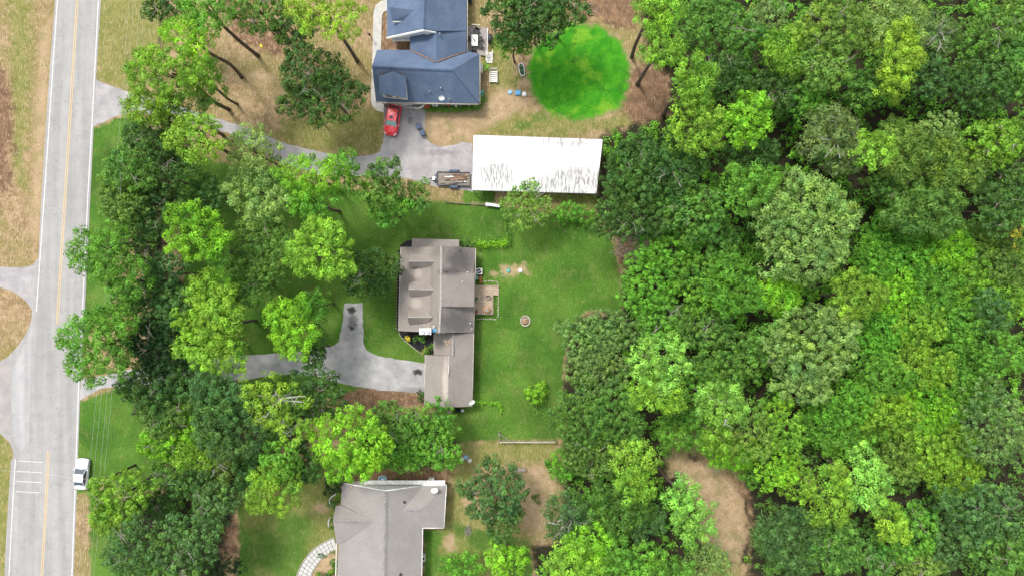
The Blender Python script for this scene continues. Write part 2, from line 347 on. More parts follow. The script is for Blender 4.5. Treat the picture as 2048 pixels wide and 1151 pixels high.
sheet(rounded(Q([(66,645),(62,700),(60,800),(58,880),(40,905),(27,880),(24,800),(26,735),(45,700),(58,668)]), .8, .06, 3), .024, 'road_shoulder', m_shoulder, label='paler widened shoulder of the road', kind='structure')
sheet(rounded(Q([(-80,734),(0,727),(22,730),(21,868),(0,864),(-80,860)]), .8, .05, 4), .024, 'side_road', m_side, label='pinkish grey mouth of the side road', kind='structure')
sheet(rounded(Q([(-80,534),(0,535),(45,538),(68,534),(73,600),(64,614),(50,598),(28,581),(0,572),(-80,572)]), .8, .05, 5), .024, 'driveway', m_drive2, label='short drive across the road opposite the lots', kind='structure')
sheet(rounded(Q([(190,158),(215,170),(262,186),(330,205),(420,232),(446,240),(500,258),(560,284),(640,304),(700,313),(742,311),(760,302),(767,285),(769,212),(769,185),(849,185),(849,268),(856,282),(880,294),(905,290),(925,284),(946,287),(946,384),(905,376),(865,372),(848,366),(820,358),(740,352),(640,350),(560,325),(500,290),(455,266),(410,252),(330,235),(262,222),(225,236),(181,257)]), .7, .09, 6), .012, 'driveway', m_drive2, label='grey asphalt drive from the road to the blue roofed house', kind='structure')
sheet(rounded(Q([(158,803),(163,757),(200,752),(300,730),(430,716),(500,709),(560,706),(640,696),(668,690),(678,682),(686,640),(689,606),(725,606),(727,688),(733,700),(750,710),(800,719),(860,727),(860,787),(760,780),(700,770),(672,764),(640,752),(600,748),(560,748),(500,758),(430,762),(340,765),(245,772),(205,775),(178,788)]), .7, .09, 8), .012, 'driveway', m_drive, label='grey asphalt drive with oil stains leading to the brown roofed house', kind='structure')
m_line = N('white_line_paint'); m_line = m_line.done(m_line.mix(m_line.ramp(m_line.noise(3,5,.7),.42,.66,0.,.8), (.66,.66,.65), (.40,.40,.39)), .8)
m_yel = N('yellow_line_paint'); m_yel = m_yel.done(m_yel.mix(m_yel.ramp(m_yel.noise(2,5,.7),.4,.75,0.,.6), (.62,.42,.18), (.42,.36,.26)), .8)
def stripe(name, pts, wpx, m, lab):
    pts = [P(x,y) for x,y in pts]; b = MB(); hw = wpx*S/2; L=[];R=[]
    for i,p in enumerate(pts):
        d = (pts[min(i+1,len(pts)-1)]-pts[max(i-1,0)]).normalized(); n_ = Vector((-d.y,d.x,0))*hw; L.append(p+n_); R.append(p-n_)
    for i in range(len(pts)-1): b.add([(q.x,q.y,.028) for q in (R[i],R[i+1],L[i+1],L[i])], [(0,1,2,3)])
    return b.build(name, m, label=lab, kind='structure')
stripe('edge_line', [(121,-90),(115,0),(102,195),(89,390),(73,622)], 1.7, m_line, 'white edge line on the far side of the road above the side drive')
stripe('edge_line', [(31,917),(24,1035),(18,1151),(13,1240)], 1.7, m_line, 'white edge line beside the four rumble bars')
stripe('edge_line', [(202,-90),(197,0),(187,195),(176,390),(165,620),(158,760),(150,980),(144,1151),(140,1240)], 1.8, m_line, 'long white edge line beside the lots')
for k in (0,1):
    d = 3.6*k
    stripe('centre_line', [(158+d,-90),(153+d,0),(141+d,195),(129+d,390),(121+d,510),(113+d,647)], 1.3, m_yel, 'yellow centre line at the upper stretch of road').__setitem__('group','double yellow centre line at the upper stretch')
    stripe('centre_line', [(95.5+d,900),(89+d,1030),(82+d,1151),(77+d,1240)], 1.3, m_yel, 'yellow centre line at the lower stretch of road').__setitem__('group','double yellow centre line at the lower stretch')
for y, x0, x1 in ((922,36,85),(942.5,34.5,84),(962.5,33.5,82.5),(983,32,81)):
    stripe('rumble_bar', [(x0,y-1.3),(x1,y+1.3)], 1.1, m_line, 'white bar painted across the road lane').__setitem__('group','four white bars across the road')
wk = [(775,-60),(775,0),(762,3),(751,12),(747,28),(745,110),(742,198),(745,213),(754,222),(768,225.5),(768.5,204),(760,203),(756,196),(757,108),(762,102),(764,32),(768,24),(776,22),(790,20),(790,-60)]
sheet(rounded(Q(wk), .5, .0), .10, 'sidewalk', m_conc, t=.12, label='curved pale concrete walk along the blue roofed house', kind='structure')
# ------------------------------------------------------------------ houses
def shingles(name, a, b_, c_, streak, blot=()):
    g = N(name); n = g.noise(.35, 6, .6); f = g.noise(5, 4, .7, streak); v = g.noise(11, 3, .7)
    c = g.mix(g.ramp(n,.32,.68), a, b_); c = g.mix(g.ramp(f,.52,.75,0.,.6), c, c_); c = g.gain(c, g.ramp(v,.3,.7,.78,1.22))
    for (x,y,rx,ry,k,col) in blot:
        l = g.spot(x,y,rx,ry); l = g.math('ADD', l, g.math('MULTIPLY', g.math('SUBTRACT', g.noise(.7,5,.6,off=x), .5), .9)); c = g.mix(g.ramp(l,.3,1.05,k,0.), c, col)
    wv = g.t.nodes.new('ShaderNodeTexWave'); wv.inputs['Scale'].default_value = 2.2; wv.inputs['Distortion'].default_value = 1.2; wv.inputs['Detail'].default_value = 2
    wv.bands_direction = 'X' if streak[0] > streak[1] else 'Y'; g.t.links.new(g.pos, wv.inputs[0])
    c = g.gain(c, g.ramp(wv.outputs['Fac'], .1, .9, .88, 1.08))
    g.bump(g.math('ADD', v, wv.outputs['Fac']), .35, .03); return g.done(c, .92)
m_roofblue = shingles('slate_blue_shingles', (.085,.122,.195), (.115,.158,.235), (.19,.24,.33), (1,1,1))
dk = (.10,.093,.095); lt=(.46,.40,.35)
m_roofbrown = shingles('grey_brown_shingles', (.255,.225,.20), (.295,.262,.235), (.19,.165,.148), (.25,2.5,1),
    ((925,520,34,34,.8,dk),(905,545,30,10,.7,dk),(915,640,40,34,.75,dk),(930,650,24,24,.6,(.14,.13,.13)),(812,540,10,40,.35,(.19,.165,.15)),(838,548,16,12,.6,lt),(838,605,16,14,.6,lt),(896,760,8,60,.6,(.55,.48,.42)),(886,688,22,20,.4,(.2,.175,.16)),(885,505,16,16,.3,dk),(838,537,6,3,.7,(.09,.08,.07)),(838,668,8,3,.5,(.09,.08,.07))))
m_roofgrey = shingles('light_grey_shingles', (.262,.242,.226), (.298,.277,.258), (.23,.212,.20), (1,1,1))
m_ridge = plain('pale_ridge_cap', (.42,.39,.36), .9)
m_ridgeg = plain('grey_ridge_cap', (.25,.238,.23), .9)
m_ridgeb = plain('blue_ridge_cap', (.09,.13,.21), .9)
m_straw = plain('pine_straw', (.27,.17,.115), .95, 0, .4, 6)
def part_planes(name, planes, m, parent, t=.16, **kw):
    b = MB(); [b.slab([P(*p) for p in pl], t) for pl in planes]; return b.build(name, m, parent, **kw)
def ridge(pts, m, parent, r=.13, name='ridge_cap'):
    b = MB(); pp = [P(*p) for p in pts]
    for i in range(len(pp)-1):
        a, c = pp[i], pp[i+1]; d = (c-a).normalized(); s = Vector((-d.y,d.x,0)).normalized()*r*1.6; u = Vector((0,0,.05))
        b.add([a-s-u*2.4, a+u, a+s-u*2.4, c-s-u*2.4, c+u, c+s-u*2.4], [(0,1,4,3),(1,2,5,4)])
    return b.build(name, m, parent)
def shadow_walls(name, poly, h, m, parent, **kw):
    b = MB(); b.prism(Q(poly, 2.9), -.05, h); return b.build(name, m, parent, **kw)
def flat_between(pts): return [P(*p) for p in pts]
def gut(parent, m, *runs):
    for a_,c_,r_ in runs: q_ = MB(); q_.tube([P(*a_),P(*c_)], r_, 5); q_.build('gutter', m, parent)
def window(parent, c, wdt, hgt, rz, m=None):
    """window in a wall: centre c, facing direction -y rotated by rz"""
    f = MB(); f.cbox(c, wdt+.2, .1, hgt+.2, rz); fo = f.build('window', m_white, parent)
    off = Vector((math.sin(rz), -math.cos(rz), 0))*.052
    g = MB()
    for s in (-1,1):
        q = Vector(c)+off+Vector((math.cos(rz),math.sin(rz),0))*s*wdt*.25; g.cbox(q, wdt*.46, .03, hgt, rz)
    g.build('pane', m_glass, fo); return fo
# ---- blue roofed house
hb = empty('house', P(850,150), 'large house with slate blue shingle roof and several gables behind the red car', 'house')
ze, zr = 3.1, 7.2
def up(base, z): return (*base, z)
W1 = [(762,203),(957,205),(957,112),(930,108),(930,-60),(778,-60),(778,74),(822,79),(822,104),(762,104)]
shadow_walls('wall', [(760,199),(953,201),(953,114),(928,110),(928,-60),(781,-60),(781,66),(826,72),(826,106),(760,106)], 3.0, m_siding, hb)
part_planes('roof', [
    [(774,-90,ze),(774,73,ze),(847,57,zr),(849.5,-90,zr)],
    [(849.5,-90,zr),(847,57,zr),(871,62,zr-1.1),(880,62,zr-1.1),(933,62,ze),(933,-90,ze)],
    [(820,70,ze+.6),(820,100,ze),(872,124,5.6),(872,63,6.0)],
    [(872,63,6.0),(872,124,5.6),(933,103,ze),(933,63,ze)],
    [(754,100,ze),(744,133,6.4),(872,138,6.4),(872,122,5.4),(820,100,ze+.1)],
    [(872,138,6.4),(904,140,6.4),(959,108,ze),(933,103,ze+.1),(872,122,5.4)],
    [(744,133,6.4),(752,203,ze),(958,207,ze),(904,140,6.4)],
    [(904,140,6.4),(958,207,ze),(959,108,ze)]], m_roofblue, hb)
dm = part_planes('dormer', [[(758,153,5.9),(758,188,5.9),(785,191,7.0),(785,143,7.0)],[(785,143,7.0),(785,191,7.0),(812,196,5.9),(812,153,5.9)]], m_roofblue, hb)
b = MB(); a_ = [P(762,186,5.8), P(811,193,5.8), P(811,193,4.0), P(762,186,4.0), P(786,189,6.8)]
p0 = P(762,187,5.85); p1 = P(811,192,5.85); pm = P(786,190.5,6.9)
y_ = .0
b.add([p0,p1,(p1.x,p1.y,3.6),(p0.x,p0.y,3.6),pm,(p0.x,p0.y+2.2,5.85),(p1.x,p1.y+2.2,5.85),(p1.x,p1.y+2.2,3.6),(p0.x,p0.y+2.2,3.6)], [(3,2,1,4,0),(0,5,8,3),(1,2,7,6)])
b.build('dormer_wall', m_white, dm)
for f in (.3,.7):
    q = p0.lerp(p1,f); window(dm, (q.x, q.y-.06, 5.1), 1.0, .8, (p1-p0).xy.angle_signed(Vector((1,0))) )
# west facing small dormer
dm2 = part_planes('dormer', [[(778,14,5.9),(838,22,6.1),(815,42,4.9),(784,41,4.9)],[(778,14,5.9),(784,-10,4.9),(815,-10,4.9),(838,22,6.1)]], m_roofblue, hb, t=.12)
b = MB(); q0, q1 = P(786,42.5,4.75), P(815,43.5,4.75); b.box(q0.x,q1.x,q1.y-.02,q0.y+1.6,3.2,4.75); b.build('dormer_wall', m_white, dm2)
# white gable end wall and porch
b = MB(); g0, g1, g2 = P(780,74,ze), P(847,58.5,zr-.12), P(880,63,zr-1.6)
b.add([(g0.x,g0.y-.1,ze-.1),(g1.x,g0.y-.1,ze-.1),(g1.x,g1.y-.12,zr-.2),(g2.x,g1.y-.12,5.6),(g1.x,g1.y-.12,ze)], [(0,1,2),(1,4,3,2)])
b.build('gable_wall', m_white, hb)
b = MB(); q0,q1 = P(773,75,ze), P(847,59,zr); b.tube([q0-Vector((0,.06,.1)), q1-Vector((0,.06,.12))], .17, 4); q2=P(871,64,zr-1.1); b.tube([q1-Vector((0,.06,.12)), q2-Vector((0,.06,.1))], .12, 4); b.build('rake_board', m_white, hb)
b = MB(); q = P(784,72,2.6); b.box(q.x,q.x+2.9,q.y-.75,q.y+.3,2.3,2.62); b.box(q.x+.1,q.x+.3,q.y-.7,q.y-.5,0,2.3); b.build('porch_roof', m_white, hb)
gut(hb, m_gutter, ((751,205,ze-.1),(958,209,ze-.1),.09), ((935,-90,ze-.1),(935,103,ze-.1),.07), ((960,108,ze-.1),(960,208,ze-.1),.06))
b = MB(); b.tube([P(820,101,3.3)+Vector((0,0,.1)),P(845,112,4.5)+Vector((0,0,.1)),P(871,125,5.7)+Vector((0,0,.08))],.10,5); b.tube([P(933,104,3.3)+Vector((0,0,.1)),P(905,113,4.4)+Vector((0,0,.1)),P(875,124,5.7)+Vector((0,0,.08))],.09,5)
b.tube([P(771,144,6.1),P(759,153,5.5)],.05,4); b.tube([P(797,144,6.1),P(811,153,5.5)],.05,4); b.build('pine_straw', m_straw, hb, kind='stuff')
ridge([(744,133,6.45),(904,140,6.45)], m_ridgeb, hb); ridge([(849.5,-90,7.25),(847,57,7.25)], m_ridgeb, hb); ridge([(904,140,6.45),(958,207,3.15)], m_ridgeb, hb, .08)
b = MB(); b.tube([P(848,186,3.9),P(848,186,4.7)],.05,6); b.build('vent_pipe', m_steel, hb)
for x,y,z in ((860,184,4.2),(882,177,4.6),(899,199,3.6),(880,69,6)):
    b = MB(); q=P(x,y,z); b.lathe((q.x,q.y,q.z-.3),[(.09,0),(.09,.75)],8); b.build('vent_pipe', m_steel, hb)
def dish(name, px, py, z, r, parent, m=m_white, rz=0, tilt=.9, base=1.0):
    q = P(px,py,z); d = MB(); d.lathe((0,0,0), [(0.02,0),(r*.5,.03),(r*.85,.10),(r,.17),(r,.19),(r*.8,.13),(r*.4,.05)], 16, 1, .82)
    o = d.build(name, m, parent); o.location = q; o.rotation_euler = (tilt*.6, tilt*.25, rz)
    a = MB(); a.tube([(q.x,q.y,z-base),(q.x,q.y,z-.1),(q.x+.0,q.y,z)], .035, 6); a.tube([(q.x,q.y,z),(q.x+.1,q.y-r*.9,z+.45)], .02, 4); a.build('dish_mast', m_steel, parent)
    return o
dish('satellite_dish', 883, 196, 4.4, .46, hb, base=1.0)
for x in (782,795): pass
# garage doors and a window in the south wall
q = P(768,200,2.9); b = MB(); b.box(q.x+1.2,q.x+4.0,q.y-.10,q.y+.02,0,2.2); b.build('garage_door', m_white, hb)
for x in (880,905,935):
    q = P(x,201,2.9); window(hb,(q.x,q.y-.05,1.6),1.2,1.2,-.01)
# ---- brown-grey roofed house
hm = empty('house', P(880,620), 'house with weathered grey brown roof and three dormers beside the wooden deck', 'house')
ze, zk, zr = 2.9, 4.5, 6.9
shadow_walls('wall', [(807,500),(946,501),(944,660),(942,805),(856,803),(856,714),(873,712),(873,656),(803,656)], 2.8, m_brick, hm)
b = MB(); q0, q1 = P(812,501,ze), P(946,498,ze); 
part_planes('roof', [
    [(802,494,ze),(797,661,ze),(860,664,zk),(862,493,zk)],
    [(862,493,zk),(860,664,zk),(878.5,665.5,zr),(883,491.5,zr)],
    [(883,491.5,zr),(882,546.5,zr),(947,547,ze),(951,496,ze)],
    [(881.5,611.5,zr),(878.5,665.5,zr),(947,664,ze),(947,611.5,ze)],
    [(824,477,2.5),(918,479,2.5),(918,497,2.9),(823.5,496,2.9)]], m_roofbrown, hm)
dr = part_planes('shed_dormer', [[(882.5,545,zr+.12),(881.5,612.5,zr+.12),(948,613,4.6),(949,546,4.6)]], m_roofbrown, hm, label='lighter raised roof section between two darker ones')
b = MB(); qa, qb, qc, qd = P(883,546,6.6), P(882,611.5,6.6), P(946,611.5,4.45), P(947,547,4.45)
b.add([(qa.x,qa.y,6.9),(qd.x,qd.y,4.4),(qd.x,qd.y,2.8),(qb.x,qb.y,6.9),(qc.x,qc.y,4.4),(qc.x,qc.y,2.8)], [(0,2,1),(3,4,5),(1,2,5,4)]); b.build('dormer_wall', m_siding, dr)
part_planes('garage_roof', [
    [(868,666,ze-.1),(868,709,ze-.1),(906,711,4.5),(906,667,4.5)],
    [(851,709,ze),(849,809,ze),(895,814,4.6),(898,711,4.6)],
    [(906,667,4.55),(898,711,4.6),(895,814,4.6),(944,812,ze),(947,665,ze)]], m_roofbrown, hm)
b = MB(); q0,q1,q2 = P(850,806,ze),P(895,809,4.5),P(944,807,ze); b.add([(q0.x,q0.y,2.7),(q2.x,q2.y,2.7),(q1.x,q1.y,4.4)],[(0,1,2)]); b.build('gable_wall', m_siding, hm)
for (y0,y1,tipx,tipy,x0,yr) in ((508,536,870,523,818,522.5),(563,592,868.5,579.5,817,578.5),(618.5,647,865.5,634,815.5,634)):
    zt=5.4; zl=3.9; xe=x0+38
    d_ = part_planes('dormer', [[(x0+1,y0,zl),(x0,yr,zt),(tipx,tipy,zt),(xe,y0+.5,zl+.3)],[(x0,yr,zt),(x0+2,y1,zl),(xe-1,y1,zl+.3),(tipx,tipy,zt)]], m_roofbrown, hm, t=.1)
    b = MB(); a1,a2,a3 = P(x0+3,y0+1,zl-.1),P(x0+3,y1-1,zl-.1),P(x0+3,yr,zt-.15); e1,e2=P(xe,y1-1,zl),P(xe,y0+1,zl)
    b.add([a1,a2,a3,(a1.x,a1.y,3.0),(a2.x,a2.y,3.0),(e1.x,a2.y,zl+.15),(e1.x,a2.y,3.9),(e2.x,a1.y,zl+.15),(e2.x,a1.y,3.9)], [(0,3,4,1,2),(1,4,6,5),(0,7,8,3)]); b.build('dormer_wall', m_siding, d_)
    q=P(x0+3,yr,3.9); window(d_,(q.x-.03,q.y,3.75),.8,.7,-math.pi/2)
    ridge([(x0,yr,zt+.04),(tipx,tipy,zt+.04)], m_ridge, d_, .06)
ridge([(883,491.5,zr+.06),(882.3,545,zr+.06),(881.5,612.5,zr+.2),(878.5,665.5,zr+.06)], m_ridge, hm, .10)
ridge([(898,711,4.65),(895,814,4.65)], m_ridge, hm, .1); ridge([(906,667,4.6),(906,710,4.6)], m_ridge, hm, .08)
b = MB(); q0,q1=P(897.6,730,4.72),P(897,752,4.72); b.tube([q0,q1],.12,5); b.build('ridge_vent', m_gutter, hm)
gut(hm, m_gutter, ((951.5,496,2.85),(947.5,664,2.85),.06),((801.5,494,2.85),(796.5,661,2.85),.06),((947.5,666,2.85),(944.5,812,2.85),.06),((868,667,2.8),(868,709,2.8),.06),((850.5,709,2.85),(848.5,809,2.85),.06))
for x,y,z in ((921,500.5,4.7),(893,543.5,6.5),(935,544,4.0),(925,563,5.3),(941,646,3.6),(944,657,3.3)):
    b=MB(); q=P(x,y,z); b.lathe((q.x,q.y,q.z-.4),[(.11,0),(.11,.7),(.07,.72)],8); b.build('vent_pipe', m_dark if y<560 and x<930 else m_steel, hm)
ch = MB(); q0,q1 = P(838.5,668.5,8.4),P(862,656,8.4); cx,cy=(q0.x+q1.x)/2,(q0.y+q1.y)/2; ch.box(q0.x+.15,q1.x-.15,q0.y+.12,q1.y-.12,0,8.3); cho = ch.build('chimney', m_siding, hm)
b=MB(); b.box(q0.x,q1.x,q0.y,q1.y,8.3,8.4); b.build('chimney_cap', m_white, cho)
for dx in (-.32,.4):
    b=MB(); b.lathe((cx+dx,cy-.05,8.4),[(.20,0),(.20,.3),(.27,.32),(.27,.36),(.16,.37),(.16,.33)],14); b.build('flue_pot', m_steel, cho)
q=P(867.5,660,6.2); b=MB(); b.lathe((q.x,q.y,6.0),[(.05,-1.5),(.05,0),(.42,.02),(.45,.10),(.3,.14)],16,1,.8); b.build('roof_fan', m_skyblue, hm); b=MB(); b.tube([(q.x,q.y,6.1),(q.x-.05,q.y+.6,6.35),(q.x+.2,q.y+.7,6.35)],.07,6); b.build('vent_pipe', m_white, hm)
dish('satellite_dish', 943, 803, 3.7, .52, hm, base=1.0, rz=.4)
b=MB(); 
for x,y in ((893,684),(897,682),(890,681),(899,686),(895,688)): q=P(x,y,4.4); b.cbox((q.x,q.y,q.z+.05),.22,.16,.1,x)
b.build('leaf_debris', plain('dry_leaves',(.55,.38,.22)), hm)
for x in (905,925): q=P(x,805,2.9); window(hm,(q.x,q.y-.05,1.5),1.0,1.1,0)
# ---- light grey roofed house
hg = empty('house', P(770,1100), 'light grey shingle roofed house beside the curved paver walk', 'house')
ze, zr, zE, zW = 3.0, 5.5, 4.3, 4.6
shadow_walls('wall', [(689,972),(886,974),(883,1050),(841,1050),(837,1240),(676,1240),(679,1082),(676,1082),(676,1015),(689,1013)], 2.9, m_white, hg)
part_planes('roof', [
    [(683.5,966,ze),(670,1240,ze),(767,1240,zr),(770.5,982,zr)],
    [(770.5,982,zr),(806,1019,zE),(845,971,ze)], [(770.5,982,zr),(767,1240,zr),(805,1240,4.2),(806,1019,zE)], [(806,1019,zE),(805,1240,4.2),(841,1240,ze),(845,1054.5,ze)],
    [(845,971,ze),(892,970,ze),(840,1019.5,zE),(806,1019,zE)],
    [(892,970,ze),(887,1054.5,ze),(840,1019.5,zE)],
    [(806,1019,zE),(840,1019.5,zE),(887,1054.5,ze),(845,1054.5,ze)],
    [(671,1011,ze+.15),(666,1041,zW),(750,1043,zW+.25),(683,1010,ze+.3)],
    [(666,1041,zW),(673,1086,ze+.15),(681,1086,ze+.3),(750,1043,zW+.25)]], m_roofgrey, hg)
a1=P(689,971.5,2.9); a2=P(843,971.5,2.9); b=MB(); b.add([(a1.x,a1.y,2.8),(a2.x,a1.y,2.8),(P(771,982,zr).x,a1.y,zr-.2)],[(0,2,1)]); b.build('gable_wall', m_white, hg)
gut(hg, m_white, ((686,965,ze),(770.5,980.5,zr-.05),.09),((770.5,980.5,zr-.05),(845,970,ze+.05),.09),((845,969,ze),(893,969,ze),.14),((893,969,ze-.05),(888,1054,ze-.05),.07),((845,1055,ze-.05),(888,1055,ze-.05),.07),((845.5,1055,ze-.05),(841.5,1240,ze-.05),.07),((673,1086,ze-.05),(669.5,1240,ze-.05),.07))
b=MB(); q0,q1=P(728,962,2.5),P(890,968,2.5); b.box(q0.x,q1.x,q1.y-.0,q0.y+.15,2.3,2.42); b.build('soffit_ledge', m_white, hg)
ridge([(770.5,983,zr+.05),(767,1240,zr+.05)], m_ridgeg, hg, .2); ridge([(668,1041.3,zW+.06),(752,1043.2,zW+.3)], m_ridgeg, hg, .14); ridge([(814,1019,zE+.08),(840,1019.5,zE+.05)], m_ridgeg, hg, .2)
for x,y,z,r in ((809,1003,4.2,.2),(801,1148,4.5,.2)):
    b=MB(); q=P(x,y,z); b.lathe((q.x,q.y,q.z-.3),[(r,0),(r,.45),(r*.6,.5)],10); b.build('roof_vent', m_dark, hg)
dish('satellite_dish', 869, 979, 4.3, .56, hg, base=1.0, tilt=.25)
b=MB(); 
for x,y in ((703,973),(706,975),(701,976)): q=P(x,y,3.8); b.cbox((q.x,q.y,q.z),.2,.12,.08,x)
b.build('leaf_debris', bpy.data.materials['dry_leaves'], hg)
# ---- white carport: ridge along x; every roof sheet its own panel
hc = empty('carport', P(1075,330), 'long white corrugated metal carport roof with dark weathering streaks', 'carport')
g = N('white_roof_metal'); oi = g.t.nodes.new('ShaderNodeObjectInfo')
n1 = g.noise(3.2, 5, .65, (1.5,.035,1)); n2 = g.noise(.16, 3, .5, off=5); n3=g.noise(5,4,.7)
zone = g.math('MAXIMUM', g.ramp(g.spot(1150,378,95,42), .5, 1.15, 1., 0.), g.math('MAXIMUM', g.ramp(g.spot(995,358,44,32), .4,1.15,1.,0.), g.ramp(g.spot(1125,285,95,26), .4,1.2,.9,0.)))
st_ = g.math('MULTIPLY', g.ramp(n1,.43,.58), g.math('MULTIPLY_ADD', zone, .9, .04)); c = g.mix(st_, (.80,.80,.79), (.27,.25,.24)); c = g.gain(c, g.ramp(n3,.3,.7,.94,1.05))
c = g.gain(c, g.ramp(g.math('FRACT', g.math('MULTIPLY', oi.outputs['Random'], 1.)), 0, 1, .9, 1.03)); g.b.inputs['Specular IOR Level'].default_value=.35
m_cport = g.done(c, .55)
C = [P(947.5,270.5,3.2),P(1205.5,279,3.2),P(1192.5,387,3.2),P(944.5,380,3.2)]; R0,R1 = P(946,325,4.1),P(1199,334,4.1)
npan = 29
for side,(a0,a1,b0,b1) in enumerate(((C[0],C[1],R0,R1),(C[3],C[2],R0,R1))):
    for i in range(npan):
        f0,f1=i/npan,(i+1)/npan; e0,e1,r0,r1=a0.lerp(a1,f0),a0.lerp(a1,f1),b0.lerp(b1,f0),b0.lerp(b1,f1); b=MB()
        K=4; row=[]
        for k in range(K*3+1):
            t=k/(K*3); h=(0,0,.045)[k%3]*1.0; row.append((e0.lerp(e1,t)+Vector((0,0,h)), r0.lerp(r1,t)+Vector((0,0,h))))
        row=[(p+Vector((0,0,.004*(i%2))),q+Vector((0,0,.004*(i%2)))) for p,q in row]
        vs=[v for pq in row for v in pq]; fs=[(2*k,2*k+2,2*k+3,2*k+1) if side else (2*k,2*k+1,2*k+3,2*k+2) for k in range(K*3)]
        b.add(vs,fs); b.build('roof_panel', m_cport, hc)
b=MB(); s=Vector((0,.22,0)); u=Vector((0,0,.09)); b.add([R0-s,R0+u,R0+s,R1-s,R1+u,R1+s],[(0,3,4,1),(1,4,5,2)]); b.build('ridge_cap', m_cport, hc)
b=MB()
for a,c in ((C[0],C[1]),(C[3],C[2])): b.tube([a-Vector((0,0,.12)),c-Vector((0,0,.12))],.07,5)
b.tube([C[0]-Vector((0,0,.1)),R0-Vector((0,0,.1)),C[3]-Vector((0,0,.1))],.05,4); b.tube([C[1]-Vector((0,0,.1)),R1-Vector((0,0,.1)),C[2]-Vector((0,0,.1))],.05,4); b.build('edge_beam', m_steel, hc)
for a,c in ((C[0],C[1]),(C[3],C[2])):
    for f in (.01,.25,.5,.75,.99):
        q=a.lerp(c,f); b=MB(); b.box(q.x-.06,q.x+.06,q.y-.06,q.y+.06,0,3.05); b.build('post', m_steel, hc)
sheet(rounded(Q([(950,275),(1200,282),(1188,385),(948,378)]),.8,.08,9), .016, 'gravel_floor', m_side, label='packed gravel floor under the carport', kind='structure')
# ------------------------------------------------------------------ deck, patio, walks
dk_ = empty('deck', P(970,600), 'pale timber deck with steps behind the brown roofed house', 'deck')
import itertools
def planks(poly_px, step, parent, m, name='plank', z=.6, t=.05):
    x0,y0,x1,y1 = poly_px; a=P(x0,y0,z); c=P(x1,y1,z); n=round((a.y-c.y)/step)
    me=None
    for i in range(n):
        y=a.y-(i+.5)*(a.y-c.y)/n
        b=MB(); b.box(a.x,c.x,y-step*.44,y+step*.44,z-t,z-(0 if i%2 else .008)); b.build(name, m, parent)
planks((948.5,571,986,590), .30, dk_, m_deckw); planks((948.5,590,985,627), .30, dk_, m_deckw)
for i in range(3):
    q0,q1=P(986.5+i*3.6,572,.55-.15*i),P(989.9+i*3.6,590,.55-.15*i); b=MB(); b.box(q0.x,q1.x,q1.y,q0.y,q0.z-.14,q0.z); b.build('step', m_deckw, dk_)
b=MB()
for a,c in (((948,570),(997,571)),((986,590.5),(986,628)),((948,628),(986,628))):
    p,q=P(*a,.95),P(*c,.95); b.tube([p,q],.05,4)
    n=max(2,int((p-q).length/1.4))
    for i in range(n+1): v=p.lerp(q,i/n); b.tube([(v.x,v.y,0),(v.x,v.y,.95)],.045,4)
b.build('railing', m_deckw, dk_)
def table_round(px,py,z0,r,lab,m=m_log):
    q=P(px,py,z0); t=empty('table',q,lab,'table'); b=MB(); b.lathe((0,0,0),[(r,.70),(r,.74)],18); b.build('tabletop',m,t); b=MB(); b.lathe((0,0,0),[(.25,0),(.05,.05),(.05,.7)],8); b.build('pedestal',m_dark,t)
    b=MB(); b.lathe((0,0,.75),[(r*.42,0),(r*.42,.12),(r*.30,.12),(r*.30,.01)],14); b.build('fire_bowl',m_metal,t); return t
table_round(974,618,.6,.55,'round brown table with a ring shaped bowl on the timber deck')
def chair(px,py,z0,rz,lab,m,group=None,w=.62):
    q=P(px,py,z0); t=empty('chair',q,lab,'chair',group,rz)
    b=MB(); b.cbox((0,0,.42),w,w,.06); b.build('seat',m,t); b=MB(); b.cbox((0,w/2,.72),w,.07,.6); b.build('backrest',m,t)
    for s in (-1,1):
        b=MB(); b.cbox((s*w/2,0,.62),.07,w,.05); b.build('armrest',m,t)
        for u in (-1,1): b=MB(); b.box(s*w*.45-.025,s*w*.45+.025,u*w*.42-.025,u*w*.42+.025,0,.4); b.build('leg',m,t)
    return t
chair(976,594,.6,.2,'curved wicker chair on the timber deck near the steps',plain('wicker',(.3,.24,.2)))
def pot(px,py,r,h,m,lab,name='flower_pot',z=0,plant=None,group=None,cat='pot'):
    q=P(px,py,z); b=MB(); b.lathe((0,0,0),[(r*.7,0),(r,h),(r,h+.03),(r*.85,h+.03),(r*.82,h*.85)],14); o=b.build(name,m,None,label=lab,cat=None); o['category']=cat; o.location=q
    if group: o['group']=group
    if plant:
        c=MB(); rr=random.Random(int(px))
        for _ in range(30):
            a=rr.uniform(0,6.28); l=rr.uniform(.5,1.3)*r; e=Vector((math.cos(a)*l,math.sin(a)*l,h+rr.uniform(.1,.5)*r*2)); s=Vector((-math.sin(a),math.cos(a),0))*r*.22; c.add([Vector((0,0,h)),e*.6+s+Vector((0,0,.1)),e,e*.6-s+Vector((0,0,.1))],[(0,1,2,3)])
        c.build('plant',plant,o)
    return o
m_pl = plain('potted_leaves',(.10,.22,.05)); m_brownleaf = plain('rusty_leaves',(.30,.15,.06))
pot(953,597,.25,.3,m_dark,'dark pot with a spiky plant against the house on the deck',z=.6,plant=m_pl)
pot(952,622,.28,.3,m_dark,'dark pot with a brown plant in the deck corner',z=.6,plant=m_brownleaf)
pot(960,556,.35,.25,m_terra,'brown leafy plant in a clay pot beside the deck',plant=m_brownleaf)
pot(962,563,.28,.25,m_terra,'smaller clay pot nearest the deck',plant=m_brownleaf)
ac=empty('air_conditioner',P(959,542.5),'square white air conditioner with round fan beside the brown roofed house','air conditioner')
